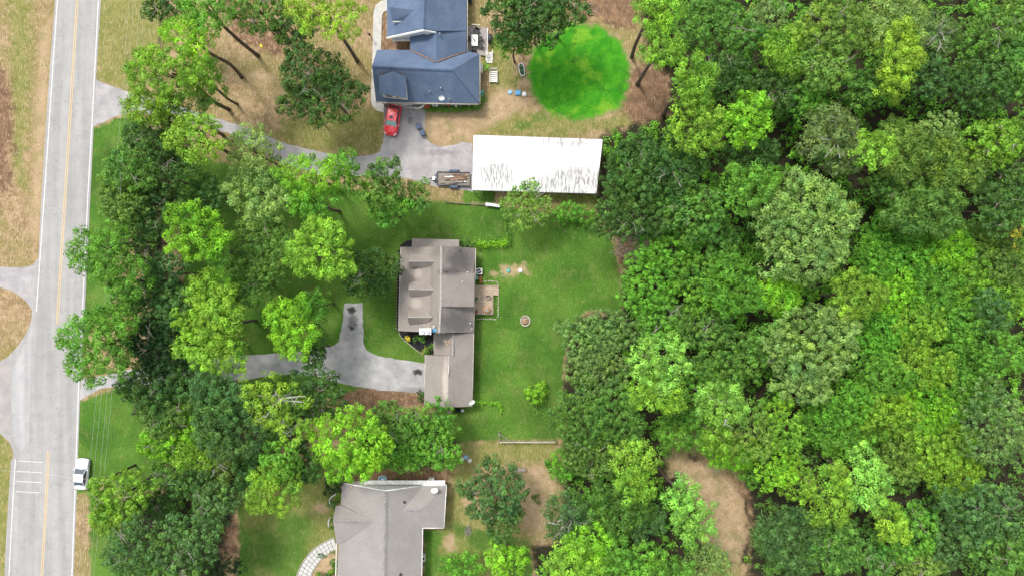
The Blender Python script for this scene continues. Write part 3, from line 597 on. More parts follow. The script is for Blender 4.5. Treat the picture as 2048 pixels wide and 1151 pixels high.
b=MB(); b.box(-.48,.48,-.48,.48,0,.85); b.build('casing',m_offwhite,ac); b=MB(); b.lathe((0,0,.85),[(.38,0),(.38,.03),(.34,.03),(.34,.01)],16); b.build('fan_guard',m_dark,ac)
for k in range(4): b=MB(); b.cbox((.17*math.cos(k*1.571+.4),.17*math.sin(k*1.571+.4),.87),.30,.10,.02,k*1.571+.4); b.build('blade',m_blueplas if k%2 else m_steel,ac)
def bin_(px,py,rz,lab,m,s=.6,group=None,lid=m_dark):
    q=P(px,py); t=empty('trash_bin',q,lab,'trash bin',group,rz)
    b=MB(); b.add([(-s*.4,-s*.45,0),(s*.4,-s*.45,0),(s*.4,s*.45,0),(-s*.4,s*.45,0),(-s*.5,-s*.55,1),(s*.5,-s*.55,1),(s*.5,s*.55,1),(-s*.5,s*.55,1)],[(0,3,2,1),(4,5,6,7),(0,1,5,4),(1,2,6,5),(2,3,7,6),(3,0,4,7)]); b.build('body',m,t)
    b=MB(); b.prism(rounded([(-s*.55,-s*.6),(s*.55,-s*.6),(s*.55,s*.62),(-s*.55,s*.62)],smooth=1),1.0,1.07); b.cbox((0,0,1.09),s*.6,s*.7,.05); b.build('lid',lid,t)
    b=MB(); b.tube([(-s*.45,s*.68,.98),(s*.45,s*.68,.98)],.03,5); b.build('handle',m_dark,t)
    for x in (-1,1): b=MB(); b.tube([(x*s*.5-.03,s*.5,.13),(x*s*.5+.03,s*.5,.13)],.13,10); b.build('wheel',m_black,t)
bin_(838.5,255.5,.25,'blue grey trash bin nearer the red car',m_blueplas,.72,'two trash bins on the upper drive',lid=m_blueplas)
bin_(846,268,.3,'blue grey trash bin with squarer lid at the edge of the drive',m_blueplas,.74,'two trash bins on the upper drive',lid=m_blueplas)
bin_(952.5,555,.0,'green box shaped bin between the air conditioner and the deck',m_teal,.55,lid=m_teal)
# patio behind the blue roofed house
pt=empty('patio',P(955,80),'grey railed patio behind the blue roofed house','patio')
b=MB(); b.prism(Q([(933,52),(976,56),(974,112),(957,110),(934,104)],.4),0,.4); b.build('slab',plain('patio_boards',(.30,.27,.25),.9,0,.2,2),pt)
for pts in ([(943,49),(960,50)],[(975.5,57),(974.5,110)]):
    b=MB(); p,q=P(*pts[0],1.3),P(*pts[1],1.3); b.tube([p,q],.06,4); n=max(2,int((p-q).length/.7))
    for i in range(n+1): v=p.lerp(q,i/n); b.tube([(v.x,v.y,.4),(v.x,v.y,1.3)],.04,4)
    b.build('railing',m_white,pt)
def tbl(px,py,z,dx,dy,lab,m):
    t=empty('table',P(px,py,z),lab,'table'); b=MB(); b.box(-dx/2,dx/2,-dy/2,dy/2,.70,.74); b.build('tabletop',m,t)
    for sx in (-1,1):
        for sy in (-1,1): b=MB(); b.box(sx*dx*.42-.03,sx*dx*.42+.03,sy*dy*.44-.03,sy*dy*.44+.03,0,.7); b.build('leg',m,t)
    return t
tbl(949.5,84,.4,1.0,1.75,'white rectangular outdoor table on the grey patio',m_white)
b=MB(); q=P(949,81,1.14); b.cbox((q.x,q.y,q.z+.04),.12,.75,.06,.35); b.cbox((q.x+.05,q.y-.05,q.z+.06),.14,.3,.08,.1); o=b.build('table_ornament',m_dark,None,label='dark narrow ornament lying on the white patio table'); o['category']='ornament'
cg='dark chairs round the white patio table'
chair(953,64,.4,-.5,'dark reclining patio chair beyond the head of the white table',m_dark,cg,.75)
chair(961,80,.4,-1.57,'dark patio chair beside the table, upper one on the railing side',m_dark,cg); chair(961,94,.4,-1.8,'dark patio chair beside the table, lower one on the railing side',m_dark,cg)
chair(937.5,80,.4,1.57,'dark patio chair in the shade of the house wall',m_dark,cg); chair(948,100,.4,3.14,'dark patio chair at the near end of the white table',m_dark,cg)
chair(940,7,.0,.2,'dark garden chair on the back lawn close to the blue roof',m_dark)
gr=empty('grill',P(981,80),'black covered grill outside the patio railing','grill',None,.0); b=MB(); b.cbox((0,0,.5),.6,1.1,.9); b.build('cabinet',m_dark,gr); b=MB(); b.lathe((0,0,.95),[(.42,0),(.38,.18),(.2,.28)],14,.9,1.5); b.build('hood',m_dark,gr); b=MB(); b.cbox((0,-.75,.8),.5,.4,.05); b.build('shelf',m_black,gr); b=MB(); b.tube([(-.42,-.4,1.05),(-.42,.4,1.05)],.03,6); b.build('handle',m_steel,gr)
st_=empty('steps',P(979,115),'white railed steps at the patio corner','steps')
for i in range(4): b=MB(); b.box(-.5,.5,-.9+i*.4,-.52+i*.4,.0,.12+.1*i); b.build('step',m_offwhite,st_)
for s in (-1,1): b=MB(); b.tube([(s*.5,-.9,.9),(s*.5,.75,1.2)],.05,4); b.tube([(s*.5,-.9,0),(s*.5,-.9,.9)],.04,4); b.tube([(s*.5,.75,0),(s*.5,.75,1.2)],.04,4); b.build('handrail',m_white,st_)
bn=empty('bench',P(987,153),'white slatted garden bench standing on the tan grass','bench')
for i in range(6): b=MB(); b.box(-.5,.5,-1.0+i*.30,-.82+i*.30,.42,.47); b.build('slat',m_white,bn)
for s in (-1,1):
    b=MB(); b.box(s*.58-.06,s*.58+.06,-1.1,.9,.55,.63); b.build('armrest',m_offwhite,bn)
    for y in (-1.05,.85): b=MB(); b.box(s*.55-.05,s*.55+.05,y-.05,y+.05,0,.56); b.build('leg',m_offwhite,bn)
b=MB(); b.cbox((0,.95,.75),1.2,.08,.6); b.build('backrest',m_offwhite,bn)
b=MB(); q=P(963,138,1.0); b.cbox(q,.45,1.2,1.6,0); o=b.build('utility_box',m_offwhite,None,label='white utility box on the east wall of the blue roofed house'); o['category']='box'
# boat beside the vivid lawn
bt=empty('boat',P(1043.5,141),'small jon boat with pale rim and green inside beside the vivid round lawn','boat',None,.18)
def ring(wx,ly,z,n=20):
    out=[]
    for k in range(n):
        a=2*math.pi*k/n; c,s=math.cos(a),math.sin(a); out.append((wx*math.copysign(abs(c)**.7,c),ly*math.copysign(abs(s)**.8,s),z))
    return out
def loft(rings,m,name,parent,cap0=True,cap1=False):
    b=MB(); n=len(rings[0]); vs=[p for r in rings for p in r]; fs=[(i*n+k,i*n+(k+1)%n,(i+1)*n+(k+1)%n,(i+1)*n+k) for i in range(len(rings)-1) for k in range(n)]
    if cap0: fs.append(tuple(range(n))[::-1])
    if cap1: fs.append(tuple((len(rings)-1)*n+k for k in range(n)))
    b.add(vs,fs,True); return b.build(name,m,parent)
loft([ring(.3,.8,0),ring(.42,1.0,.35),ring(.47,1.07,.4),ring(.46,1.06,.43),ring(.37,.95,.42),ring(.33,.9,.25)],m_steel,'hull',bt,True,False)
loft([ring(.34,.9,.2),ring(.3,.85,.21)],plain('murky_green',(.05,.13,.04)),'inside',bt,False,True)
for y in (-.4,.35): b=MB(); b.box(-.38,.38,y-.1,y+.1,.36,.40); b.build('seat',m_dark,bt)
# septic lids
def lid(px,py,r,h,m,lab,name='tank_lid',square=False,group=None):
    q=P(px,py); b=MB()
    if square: b.cbox((0,0,h/2),r*2,r*1.8,h); b.cbox((0,-r*.1,h+.03),r*1.6,r*1.2,.06)
    else: b.lathe((0,0,0),[(r*1.08,0),(r*1.08,h*.7),(r*.95,h*.72),(r*.95,h),(r*.3,h+.03)],18)
    o=b.build(name,m,None,label=lab); o['category']='lid'; o.location=q
    if group:o['group']=group
lid(1020.5,185,.36,.12,m_paleblue,'round pale blue tank lid in bare soil nearest the bench'); lid(1036,186.5,.42,.3,m_skyblue,'square blue tank box between two round lids',square=True); lid(1048.5,189,.36,.14,m_white,'round whitish tank lid nearest the vivid round lawn')
lid(1017,541,.33,.15,m_teal,'round green tank lid in the sand patch behind the house'); lid(1041,540.5,.33,.15,m_white,'round white tank lid in the sand patch behind the house')
lid(924,917,.30,.15,m_white,'round white lid furthest to the west of the three beyond the gate'); lid(932.5,913,.32,.15,m_paleblue,'round pale blue lid in the middle of the three beyond the gate'); lid(940,920,.30,.25,m_offwhite,'off white round lid beside the dark oak beyond the gate')
# fire pit
fp=empty('fire_pit',P(1050.5,641),'round stone fire pit with split logs on the back lawn','fire pit')
for k in range(16):
    a=2*math.pi*k/16; b=MB(); b.cbox((.72*math.cos(a),.80*math.sin(a),.12),.2,.25,.24+.02*(k%3),a); b.build('stone',m_stone,fp)
b=MB(); b.lathe((0,0,.0),[(.6,0),(.6,.03)],16); b.build('ash_bed',plain('ash',(.32,.27,.24)),fp)
for k,(x,y,a) in enumerate(((0,.1,.3),(.1,-.1,-.5),(-.1,-.15,1.2),(.05,.25,1.9),(.0,-.3,.1))): b=MB(); b.tube([(x-.4*math.cos(a),y-.4*math.sin(a),.1+.06*k),(x+.4*math.cos(a),y+.4*math.sin(a),.14+.06*k)],.08,6); b.build('log',m_log,fp)
# ------------------------------------------------------------------ cars
m_red=plain('red_car_paint',(.80,.022,.035),.3,.0,.05,1,.5,.8); m_wcar=plain('white_car_paint',(.72,.74,.77),.3,0,.04,1,.5,.8); m_cglass=plain('car_glass',(.05,.07,.09),.06,0,.1,2,.8); m_windshield=plain('reflective_windscreen',(.30,.50,.48),.08,0,.35,3,.8)
m_lampg=plain('lamp_glass',(.75,.78,.8),.15); m_tail=plain('tail_lamp',(.35,.01,.01),.2); m_trim=plain('black_trim',(.02,.02,.022),.5)
def car(px,py,rz,L,W,paint,lab,screen,suv=True,roofz=1.6):
    """front towards local +y"""
    t=empty('parked_car',P(px,py),lab,'car',None,rz); hl=L/2; hw=W/2
    st=[(-1,.80,.62,.55),(-.985,.90,.80,.42),(-.93,.97,.98,.30),(-.8,1,1.04,.26),(-.55,1,1.05,.24),(-.2,1,1.03,.24),(.15,1,1.02,.24),(.38,1,1.0,.24),(.55,.99,.97,.24),(.75,.98,.90,.26),(.88,.94,.80,.3),(.96,.82,.68,.36),(1,.62,.55,.42)]
    rings=[]; 
    for u,wf,zt,zb in st:
        w_=hw*wf; zt*=.95
        rings.append([(-w_*.82,u*hl,zb),(-w_,u*hl,zb+.12),(-w_,u*hl,zt-.28),(-w_*.93,u*hl,zt-.08),(-w_*.6,u*hl,zt+.0),(0,u*hl,zt+.04),(w_*.6,u*hl,zt),(w_*.93,u*hl,zt-.08),(w_,u*hl,zt-.28),(w_,u*hl,zb+.12),(w_*.82,u*hl,zb)])
    b=MB(); n=11; vs=[p for r in rings for p in r]; fs=[(i*n+k,(i+1)*n+k,(i+1)*n+(k+1)%n,i*n+(k+1)%n) for i in range(len(rings)-1) for k in range(n)]; fs+=[tuple(range(n)),tuple((len(rings)-1)*n+k for k in range(n))[::-1]]
    b.add(vs,fs,True); body=b.build('body',paint,t)
    yr0,yr1,yf1,yf0=(-.88,-.62,.12,.42) if suv else (-.74,-.42,.08,.38)
    zb,zt=.93,roofz; bw,tw=hw*.90,hw*.70
    A=[(-bw*.92,yr0*hl,zb),(bw*.92,yr0*hl,zb),(bw,yf0*hl,zb),(-bw,yf0*hl,zb)]; B=[(-tw,yr1*hl,zt-.04),(tw,yr1*hl,zt-.04),(tw,yf1*hl,zt),(-tw,yf1*hl,zt)]
    def quad(name,p,m,par,inset=.0): b=MB(); b.add(p,[(0,1,2,3)]); return b.build(name,m,par)
    ctr=Vector((0,0,1.1))
    b=MB(); b.add([(x*.97,y*.97,z-.03) for x,y,z in A]+[(x*.97,y*.97,z-.03) for x,y,z in B],[(0,1,5,4),(1,2,6,5),(2,3,7,6),(3,0,4,7)]); b.build('cabin',m_trim,t)
    quad('rear_window',[A[0],A[1],B[1],B[0]],m_cglass,t); quad('windscreen',[A[2],A[3],B[3],B[2]],screen,t)
    quad('side_window',[A[1],A[2],B[2],B[1]],m_cglass,t); quad('side_window',[A[3],A[0],B[0],B[3]],m_cglass,t)
    # roof skin, slightly crowned
    b=MB(); nx,ny=6,7; vs=[]
    for j in range(ny+1):
        for i in range(nx+1):
            u=i/nx*2-1; v=j/ny; y=(yr1+(yf1-yr1)*v)*hl+ (.06*(1-u*u) if v==1 else 0); vs.append((u*(tw+.02),y,zt+.015+.05*(1-u*u)*(1-(2*v-1)**2*.5)))
    fs=[(j*(nx+1)+i,j*(nx+1)+i+1,(j+1)*(nx+1)+i+1,(j+1)*(nx+1)+i) for j in range(ny) for i in range(nx)]; b.add(vs,fs,True); b.add([(v[0],v[1],zt-.06) for v in (vs[0],vs[nx],vs[-1],vs[-nx-1])],[(0,1,2,3)]); ro=b.build('roof',paint,t)
    if suv: b=MB(); b.cbox((.05,(yf1-.2)*hl,zt+.07),.52,.42,.012); b.build('sunroof',m_blueplas,ro); b=MB(); b.cbox((-.33,(yf1-.12)*hl,zt+.06),.09,.09,.06); b.build('antenna',m_trim,ro)
    b=MB()
    for p,q in ((A[2],B[2]),(A[3],B[3]),(A[0],B[0]),(A[1],B[1])): b.tube([p,q],.045,5)
    for s in (1,-1): b.tube([(s*tw,yr1*hl,zt-.02),(s*tw,yf1*hl,zt+.02)],.05,5); b.tube([(s*(bw+tw)/2,-.2*hl,(zb+zt)/2),(s*tw,-.2*hl,zt)],.04,4)
    b.build('pillar',paint,t)
    for s in (-1,1):
        b=MB(); b.cbox((s*(hw+.08),.32*hl,1.0),.22,.13,.14); b.build('mirror',paint,t)
        b=MB(); b.add([(s*hw*.55,.985*hl,.60),(s*hw*.9,.89*hl,.66),(s*hw*.88,.80*hl,.80),(s*hw*.5,.93*hl,.72)],[(0,1,2,3) if s>0 else (3,2,1,0)]); b.build('headlight',m_lampg,t)
        b=MB(); b.cbox((s*hw*.72,-.965*hl,.72),hw*.35,.10,.14); b.build('tail_light',m_tail,t)
        for y in (-.60,.62):
            b=MB(); b.tube([(s*(hw-.22),y*hl,.33),(s*(hw+.01),y*hl,.33)],.33,16); wo=b.build('wheel',m_black,t); b=MB(); b.tube([(s*(hw),y*hl,.33),(s*(hw+.02),y*hl,.33)],.20,12); b.build('rim',m_steel,wo)
    if suv: b=MB(); b.cbox((0,yr1*hl-.18,zt-.12),tw*1.5,.05,.03); b.build('spoiler' if suv else 'brake_light',paint if suv else m_tail,t)
    b=MB(); b.box(-.26,.26,hl*.985,hl*1.0+.01,.42,.55); b.build('number_plate',m_white,t)
    return t
car(786.5,242,math.pi-.18,5.0,2.2,m_red,'bright red hatchback parked on the drive below the blue roofed house',m_windshield)
car(168.5,945,-.07,4.95,2.05,m_wcar,'white saloon car on the road edge beside the white line',m_cglass,False,1.48)
# trailer
tl=empty('trailer',P(908,359),'dark utility trailer loaded with old planks beside the white carport','trailer',None,-.02)
b=MB(); L_,W_=2.6,1.05
b.box(-L_,L_,-W_-.05,-W_+.05,.5,.75); b.box(-L_,L_,W_-.05,W_+.05,.5,.75); b.box(-L_-.05,-L_+.05,-W_,W_,.5,.8)
b.build('frame',m_dark,tl)
b=MB(); b.tube([(-L_,-.7,.6),(-L_-1.0,0,.55)],.05,5); b.tube([(-L_,.7,.6),(-L_-1.0,0,.55)],.05,5); b.tube([(-L_-.8,0,.55),(-L_-1.35,0,.55)],.06,6); b.build('tongue',m_dark,tl)
b=MB(); b.cbox((-L_-.55,0,.75),.45,.55,.35); b.build('toolbox',m_metal,tl); b=MB(); b.cbox((-L_-.1,.55,.85),.12,.6,.25); b.build('jack',m_blueplas,tl)
for i in range(8): b=MB(); y=-W_+.1+i*(2*W_-.2)/7; b.box(-L_+.1,L_-.05,y-.12,y+.12,.5,.55+.006*(i%2)); b.build('floor_plank',m_fence,tl)
for s in (-1,1):
    b=MB(); b.add([(-.75,s*(W_+.06),.35),(-.5,s*(W_+.06),.82),(.65,s*(W_+.06),.82),(.9,s*(W_+.06),.35),(-.75,s*(W_+.38),.35),(-.5,s*(W_+.38),.82),(.65,s*(W_+.38),.82),(.9,s*(W_+.38),.35)],[(0,1,5,4),(1,2,6,5),(2,3,7,6)]); b.build('fender',m_blueplas,tl)
    for x in (-.35,.45): b=MB(); b.tube([(x,s*(W_+.1),.36),(x,s*(W_+.32),.36)],.34,14); b.build('wheel',m_black,tl)
rr=random.Random(4)
for i in range(22):
    a=rr.gauss(0,.06); x=rr.uniform(-1.0,1.0); y=rr.uniform(-.8,.8); l=rr.uniform(1.2,3.0); b=MB(); b.cbox((0,0,0),l,rr.uniform(.10,.22),.05)
    km=rr.choice([0,1,2,3,4]); o=b.build('loose_plank',[m_wood,m_brick,m_fence,m_steel,m_darkwood][km],None,label=('tan','reddish brown','grey','whitish','blackish')[km]+' loose plank lying on the dark utility trailer',group=('tan','reddish brown','grey','whitish','blackish')[km]+' loose planks on the trailer'); o['category']='plank'; q=P(908,359); x=max(-L_+.1+l/2,min(L_-.1-l/2,x)); o.location=(q.x+x,q.y+y,.60+.03*i); o.rotation_euler.z=a
# ------------------------------------------------------------------ fences, edging, small yard things
def fence(pts, lab, rails=(.35,.75,1.15), m=m_fence, step=2.4, name='fence', r=.05, cat='fence', hgt=1.3, group=None):
    pp=[P(*p) for p in pts]; t=empty(name,pp[0],lab,cat,group); o=pp[0]
    for i in range(len(pp)-1):
        a,c=pp[i]-o,pp[i+1]-o; n=max(1,round((c-a).length/step)); rz=math.atan2((c-a).y,(c-a).x)
        for k in range(n+(i==len(pp)-2)):
            v=a.lerp(c,k/n); b=MB(); b.box(v.x-.06,v.x+.06,v.y-.06,v.y+.06,0,hgt); b.build('post',m,t)
        for k in range(n):
            u,v=a.lerp(c,k/n),a.lerp(c,(k+1)/n)
            for z in rails: b=MB(); mid=(u+v)/2; b.cbox((mid.x,mid.y,z),(v-u).length,.05,.13,rz); b.build('rail',m,t)
    return t
fence([(327,-40),(331,30),(325,70),(322,112)],'dark post and rail fence under the trees near the top of the road',m=m_darkwood)
fence([(305,425),(302,470),(296,515),(292,600)],'grey post and rail fence between two dark trees by the road strip',m=m_fence)
fence([(279,800),(272,826)],'short piece of dark rail fence at the edge of the road strip lawn',m=m_darkwood)
gt=fence([(998,862),(1000,879.5),(1050,880),(1110,880)],'wooden rail fence with a braced corner at the bottom of the back lawn',m=m_fence,rails=(.5,1.2))
q0=P(998,862); a,c=P(999,864)-q0,P(1020,878)-q0; b=MB(); b.tube([(a.x,a.y,1.25),(c.x,c.y,1.15)],.07,4); b.build('brace',m_fence,gt)
b=MB(); a,c=P(1000,879.5)-q0,P(1110,880)-q0; b.cbox(((a.x+c.x)/2,(a.y+c.y)/2,1.34),(c-a).length,.16,.05,0); b.build('top_rail',m_stone,gt)
fence([(893,404.5),(940,408),(1000,411.5)],'low weathered board fence between the carport and the back lawn',rails=(.25,.5),m=m_fence,hgt=.7)
stk=empty('sheet_stack',P(986,411),'pile of silvery metal sheets by the low board fence','metal sheets',None,-.06)
for i in range(5): b=MB(); b.cbox((rnd.uniform(-.1,.1),rnd.uniform(-.15,.15),.75+.03*i),2.2,.22,.02,rnd.uniform(-.12,.12)); b.build('sheet',m_metal,stk)
# black mulch bed and edging
m_mulch=plain('black_mulch',(.022,.02,.024),.95,0,.4,8)
sheet(rounded(Q([(797,660),(870,660),(870,706),(850,708),(836,700),(818,686),(803,672)]),.4,.04,2),.03,'mulch_bed',m_mulch,label='black mulch bed in the corner of the brown roofed house',kind='structure')
sheet(rounded(Q([(800,490),(812,482),(826,480),(826,500),(800,500)]),.4,.04,2),.03,'mulch_bed',m_mulch,label='small black mulch bed at the north corner',kind='structure')
sheet(rounded(Q([(795,500),(804,500),(801,662),(793,662)]),.4,.04,2),.03,'mulch_bed',m_mulch,label='narrow mulch bed along the front wall',kind='structure')
def edging(pts,lab,step=.33,m=m_stone,sz=.2,hgt=.12,group=None,seed=1):
    pp=[P(*p) for p in pts]; cp=curve_path(pp,8) if len(pp)>2 else pp; t=empty('edging',pp[0],lab,'edging',group); r=random.Random(seed); o=pp[0]
    acc=0; last=cp[0]; b=MB(); n=0; meshes=[]
    for k in range(4):
        s_=MB(); s_.add([(x*sz*r.uniform(.7,1.2),y*sz*r.uniform(.6,1.1),z) for x,y,z in ((-.6,-.5,0),(.6,-.5,0),(.6,.5,0),(-.6,.5,0),(-.45,-.4,hgt),(.45,-.4,hgt),(.4,.4,hgt*1.1),(-.45,.35,hgt*.9))],[(4,5,6,7),(0,1,5,4),(1,2,6,5),(2,3,7,6),(3,0,4,7)])
        me=bpy.data.meshes.new('stone'); me.from_pydata(s_.v,[],s_.f); me.materials.append(m); meshes.append(me)
    for i in range(1,len(cp)):
        seg=(cp[i]-last)
        while seg.length>=step:
            last=last+seg.normalized()*step; seg=cp[i]-last
            ob=bpy.data.objects.new('stone',meshes[n%4]); link(ob,t); ob.location=(last-o)+Vector((r.uniform(-.04,.04),r.uniform(-.04,.04),0)); ob.rotation_euler.z=math.atan2(seg.y,seg.x)+r.uniform(-.3,.3); n+=1
    return t
edging([(797,664),(805,677),(822,691),(836,702),(847,707)],'curved pale stone edging round the black mulch bed')
edging([(965,563),(985,562),(996,567),(997,600),(996,636)],'pale stone edging curving past the deck steps',seed=2); edging([(996,638),(952,637)],'straight pale stone edging below the deck',seed=3)
edging([(797,500),(794,580),(792,660)],'dotted stone edging along the front of the brown roofed house',.5,plain('dull_stone',(.30,.23,.17)),seed=5)
edging([(1005,533),(1003,550),(1010,553)],'little arc of pale stones at the edge of the sand patch',.3,seed=6)
# planting strip south of the blue house: pots
pot(855,214,.50,.45,m_terra,'large round terracotta pot beside the upper drive')
pot(867,211.5,.22,.3,m_white,'small white pot next to the terracotta pot'); pot(897,213,.2,.25,m_terra,'small terracotta pot midway along the planting strip'); pot(912,213,.25,.3,m_white,'white pot at the middle of the planting strip')
pot(903,212,.13,.2,m_offwhite,'tiny pale pot between two pots of the planting strip'); pot(921,213,.13,.2,m_paleblue,'tiny pale blue pot on the planting strip'); pot(938,213,.13,.2,m_offwhite,'tiny pot nearest the corner of the planting strip')
q=P(873,211); b=MB(); b.lathe((0,0,0),[(.30,0),(.26,.15),(.12,.2),(.1,.55),(.18,.6),(.16,.85),(.05,.95)],12); o=b.build('garden_statue',m_white,None,label='small white garden statue between pots below the blue roof'); o['category']='statue'; o.location=q
fence([(878,217),(905,218)],'short low white rod lying along the planting strip',rails=(.05,),m=m_white,hgt=.08,name='garden_edging',cat='edging')
b=MB(); pp=curve_path([P(752,206,2.2),P(770,205,2.6),P(800,211,2.6),P(822,216,2.5),P(840,216,2.5),P(851,208,2.8)],5); b.tube(pp,.07,5); o=b.build('cable',m_gutter,None,label='pale cable sagging in front of the garage above the red car'); o['category']='cable'
lp=empty('garden_lamp',P(744,78),'black ball topped garden lamp beside the pale walk','lamp'); b=MB(); b.tube([(0,0,0),(0,0,1.7)],.04,6); b.build('pole',m_trim,lp); b=MB(); b.lathe((0,0,1.7),[(.08,0),(.2,.12),(.2,.25),(.08,.36)],10); b.build('lamp_head',m_trim,lp)
b=MB(); q=P(963,186); b.cbox((q.x,q.y,.35),.7,.5,.7,.2); b.cbox((q.x+.1,q.y-.5,.2),.3,.4,.4,.6); o=b.build('storage_crate',m_teal,None,label='teal crate at the corner of the blue roofed house'); o['category']='crate'
# yard things by the grey house
q=P(765.5,957); t=empty('paddling_pool',q,'small round blue and white paddling pool behind the light grey roofed house','paddling pool'); b=MB(); b.lathe((0,0,0),[(.68,0),(.74,.25),(.70,.30),(.62,.26),(.60,.06)],20,1,.85); b.build('rim',m_white,t); b=MB(); b.lathe((0,0,.05),[(.60,0),(.60,.1)],20,1,.85); b.build('water',m_skyblue,t); b=MB(); b.add([(-.45,-.3,.17),(.1,-.5,.17),(.45,.1,.17),(-.1,.2,.17)],[(0,1,2,3)]); b.build('float',m_white,t)
pot(793.5,958,.42,.35,m_dark,'wide black tub beside the paddling pool',name='tub',plant=m_pl,cat='tub')
for i,(x,y,r,m,l) in enumerate(((836,962,.26,m_dark,'black pot first in the row against the light grey roofed house'),(843,962,.24,m_dark,'black pot second in the row against the light grey roofed house'),(850,962,.28,m_offwhite,'off white pot third in the row behind the light grey roofed house'),(857,960,.25,m_white,'white pot among dark ones behind the light grey roofed house'),(833,966,.2,m_dark,'small black pot close to the white soffit'))): pot(x,y,r,.3,m,l)
b=MB(); q=P(864,956); b.cbox((q.x,q.y,.4),.9,.55,.8,.15); b.cbox((q.x+.1,q.y,.85),.6,.5,.1,.15); o=b.build('storage_box',m_offwhite,None,label='pale storage box at the end of the row of pots'); o['category']='box'
a2=empty('heat_pump',P(848,1112),'pale heat pump against the east wall of the light grey roofed house','heat pump'); b=MB(); b.cbox((0,0,.4),.55,1.0,.8); b.build('casing',m_offwhite,a2); b=MB(); b.lathe((0,0,.81),[(.2,0),(.2,.03)],12); b.build('fan_guard',m_dark,a2)
ch_=chair(900,820,0,.2,'pale reddish armchair outside the garage end of the brown roofed house',plain('faded_pink',(.45,.33,.30)),w=.7)
rk=empty('grill',P(917,818.5),'black grill with side shelves outside the garage end wall','grill'); b=MB(); b.cbox((0,0,.5),.9,.5,.9); b.build('cabinet',m_dark,rk); b=MB(); b.cbox((.7,0,.8),.5,.4,.05); b.build('shelf',m_metal,rk); b=MB(); b.lathe((0,0,.95),[(.4,0),(.35,.15),(.2,.25)],12,1.1,.6); b.build('hood',m_black,rk)
b=MB(); q=P(1040,938); b.cbox((q.x,q.y,.2),1.9,.55,.4,.02); b.cbox((q.x,q.y,.42),1.6,.35,.05,.02); o=b.build('planter_box',m_fence,None,label='long grey wooden planter at the top of the pink sand patch'); o['category']='planter'
# curved paver walk
m_paver=plain('pale_paver',(.50,.49,.46),.9,0,.1,2); m_joint=plain('dark_joint_gravel',(.17,.17,.18),.95,0,.2,6)
inn=[(674,1096),(658,1106),(640,1121),(628,1138),(618,1162),(612,1190),(609,1215)]; out_=[(668,1074),(648,1083),(624,1100),(607,1121),(596,1143),(588,1170),(585,1215)]
ip=curve_path([P(*p) for p in inn],8); op=curve_path([P(*p) for p in out_],8)
pw=empty('paver_walk',P(640,1110),'curved walk of square pale pavers leading to the light grey roofed house','path')
pcen=P(640,1110); b=MB(); n=len(ip); vs=[]
for i in range(n): vs+= [(ip[i].x-pcen.x,ip[i].y-pcen.y,.02),(op[i].x-pcen.x,op[i].y-pcen.y,.02)]
b.add(vs,[(2*i,2*i+2,2*i+3,2*i+1) for i in range(n-1)]); b.build('gravel_base',m_joint,pw)
def along(path,s):
    for i in range(len(path)-1):
        l=(path[i+1]-path[i]).length
        if s<=l: return path[i].lerp(path[i+1],s/l)
        s-=l
    return path[-1]
Li=sum((ip[i+1]-ip[i]).length for i in range(n-1)); Lo=sum((op[i+1]-op[i]).length for i in range(n-1)); K=20
for k in range(K):
    for r_,(f0,f1) in enumerate(((.06,.34),(.37,.64),(.67,.93))):
        c4=[]
        for (u,f) in (((k+.07)/K,f0),((k+.93)/K,f0),((k+.93)/K,f1),((k+.07)/K,f1)):
            v=along(ip,u*Li).lerp(along(op,u*Lo),f)-pcen; c4.append((v.x,v.y))
        if r_==1 and 0: continue
        b=MB(); b.prism(c4,.02,.07+rnd.uniform(0,.012)); b.build('paver',m_paver,pw)
for path in (ip,op):
    b=MB(); b.tube([(p.x-pcen.x,p.y-pcen.y,.07) for p in path],.07,4); b.build('curb',m_stone,pw)
b=MB(); b.tube(curve_path([P(661,1010,.1),P(659,1000,.1),P(663,993,.1),P(672,987,.1)],5),.09,4); o=b.build('bed_curb',m_white,None,label='white curved curb round the upper flower bed of the light grey roofed house'); o['category']='curb'
b=MB(); b.tube(curve_path([P(657,1052,.1),P(657,1042,.1),P(661,1034,.1)],5),.09,4); o=b.build('bed_curb',m_white,None,label='white curved curb round the lower flower bed of the light grey roofed house'); o['category']='curb'
# power pole and lines
pp_=empty('power_pole',P(277,937),'tall wooden power pole with double crossarm behind the white car','power pole')
o0=P(277,937); top=P(193,965,10.2)
b=MB(); b.tube([(0,0,0),(0,0,10.8)],[.2,.13],8); b.build('pole',m_bark,pp_)
for root_ in (hb,hm,hg,hc,dk_,pt):           # their children were laid out in world coordinates
    for ch_ in list(bpy.data.objects):
        if ch_.parent is root_: ch_.location = ch_.location-root_.location
pp_.location = P(271,929)
o0 = P(271,929); zt_=10.2
c0 = P(193,964,zt_)-o0
for dy in (-.18,.18):
    b=MB(); b.cbox((0,dy,zt_),2.4,.12,.14,-.06); b.build('crossarm',m_greybark,pp_)
ins=[]
for dx in (-1.1,-.4,.45,1.1):
    b=MB(); b.lathe((dx,0,zt_+.07),[(.05,0),(.07,.08),(.04,.2)],8); b.build('insulator',m_white,pp_); ins.append(o0+Vector((dx,0,zt_+.25)))
d_road=(P(283,0,zt_)-P(205,965,zt_)).normalized()
LN=('thin power line nearest the road','thin power line second out from the road','thin power line third out from the road','thin power line nearest the roadside trees')
for i,p in enumerate(ins):
    b=MB(); pts=[]
    for t_ in range(-8,23):
        s=t_*6.; pts.append(p+d_road*s+Vector((0,0,.0012*(s-45)**2*.3-.7 if s!=0 else 0)))
    b.tube(pts,.009,4); o=b.build('power_line',m_wire,None,label=LN[i],group='power lines along the road'); o['category']='power line'
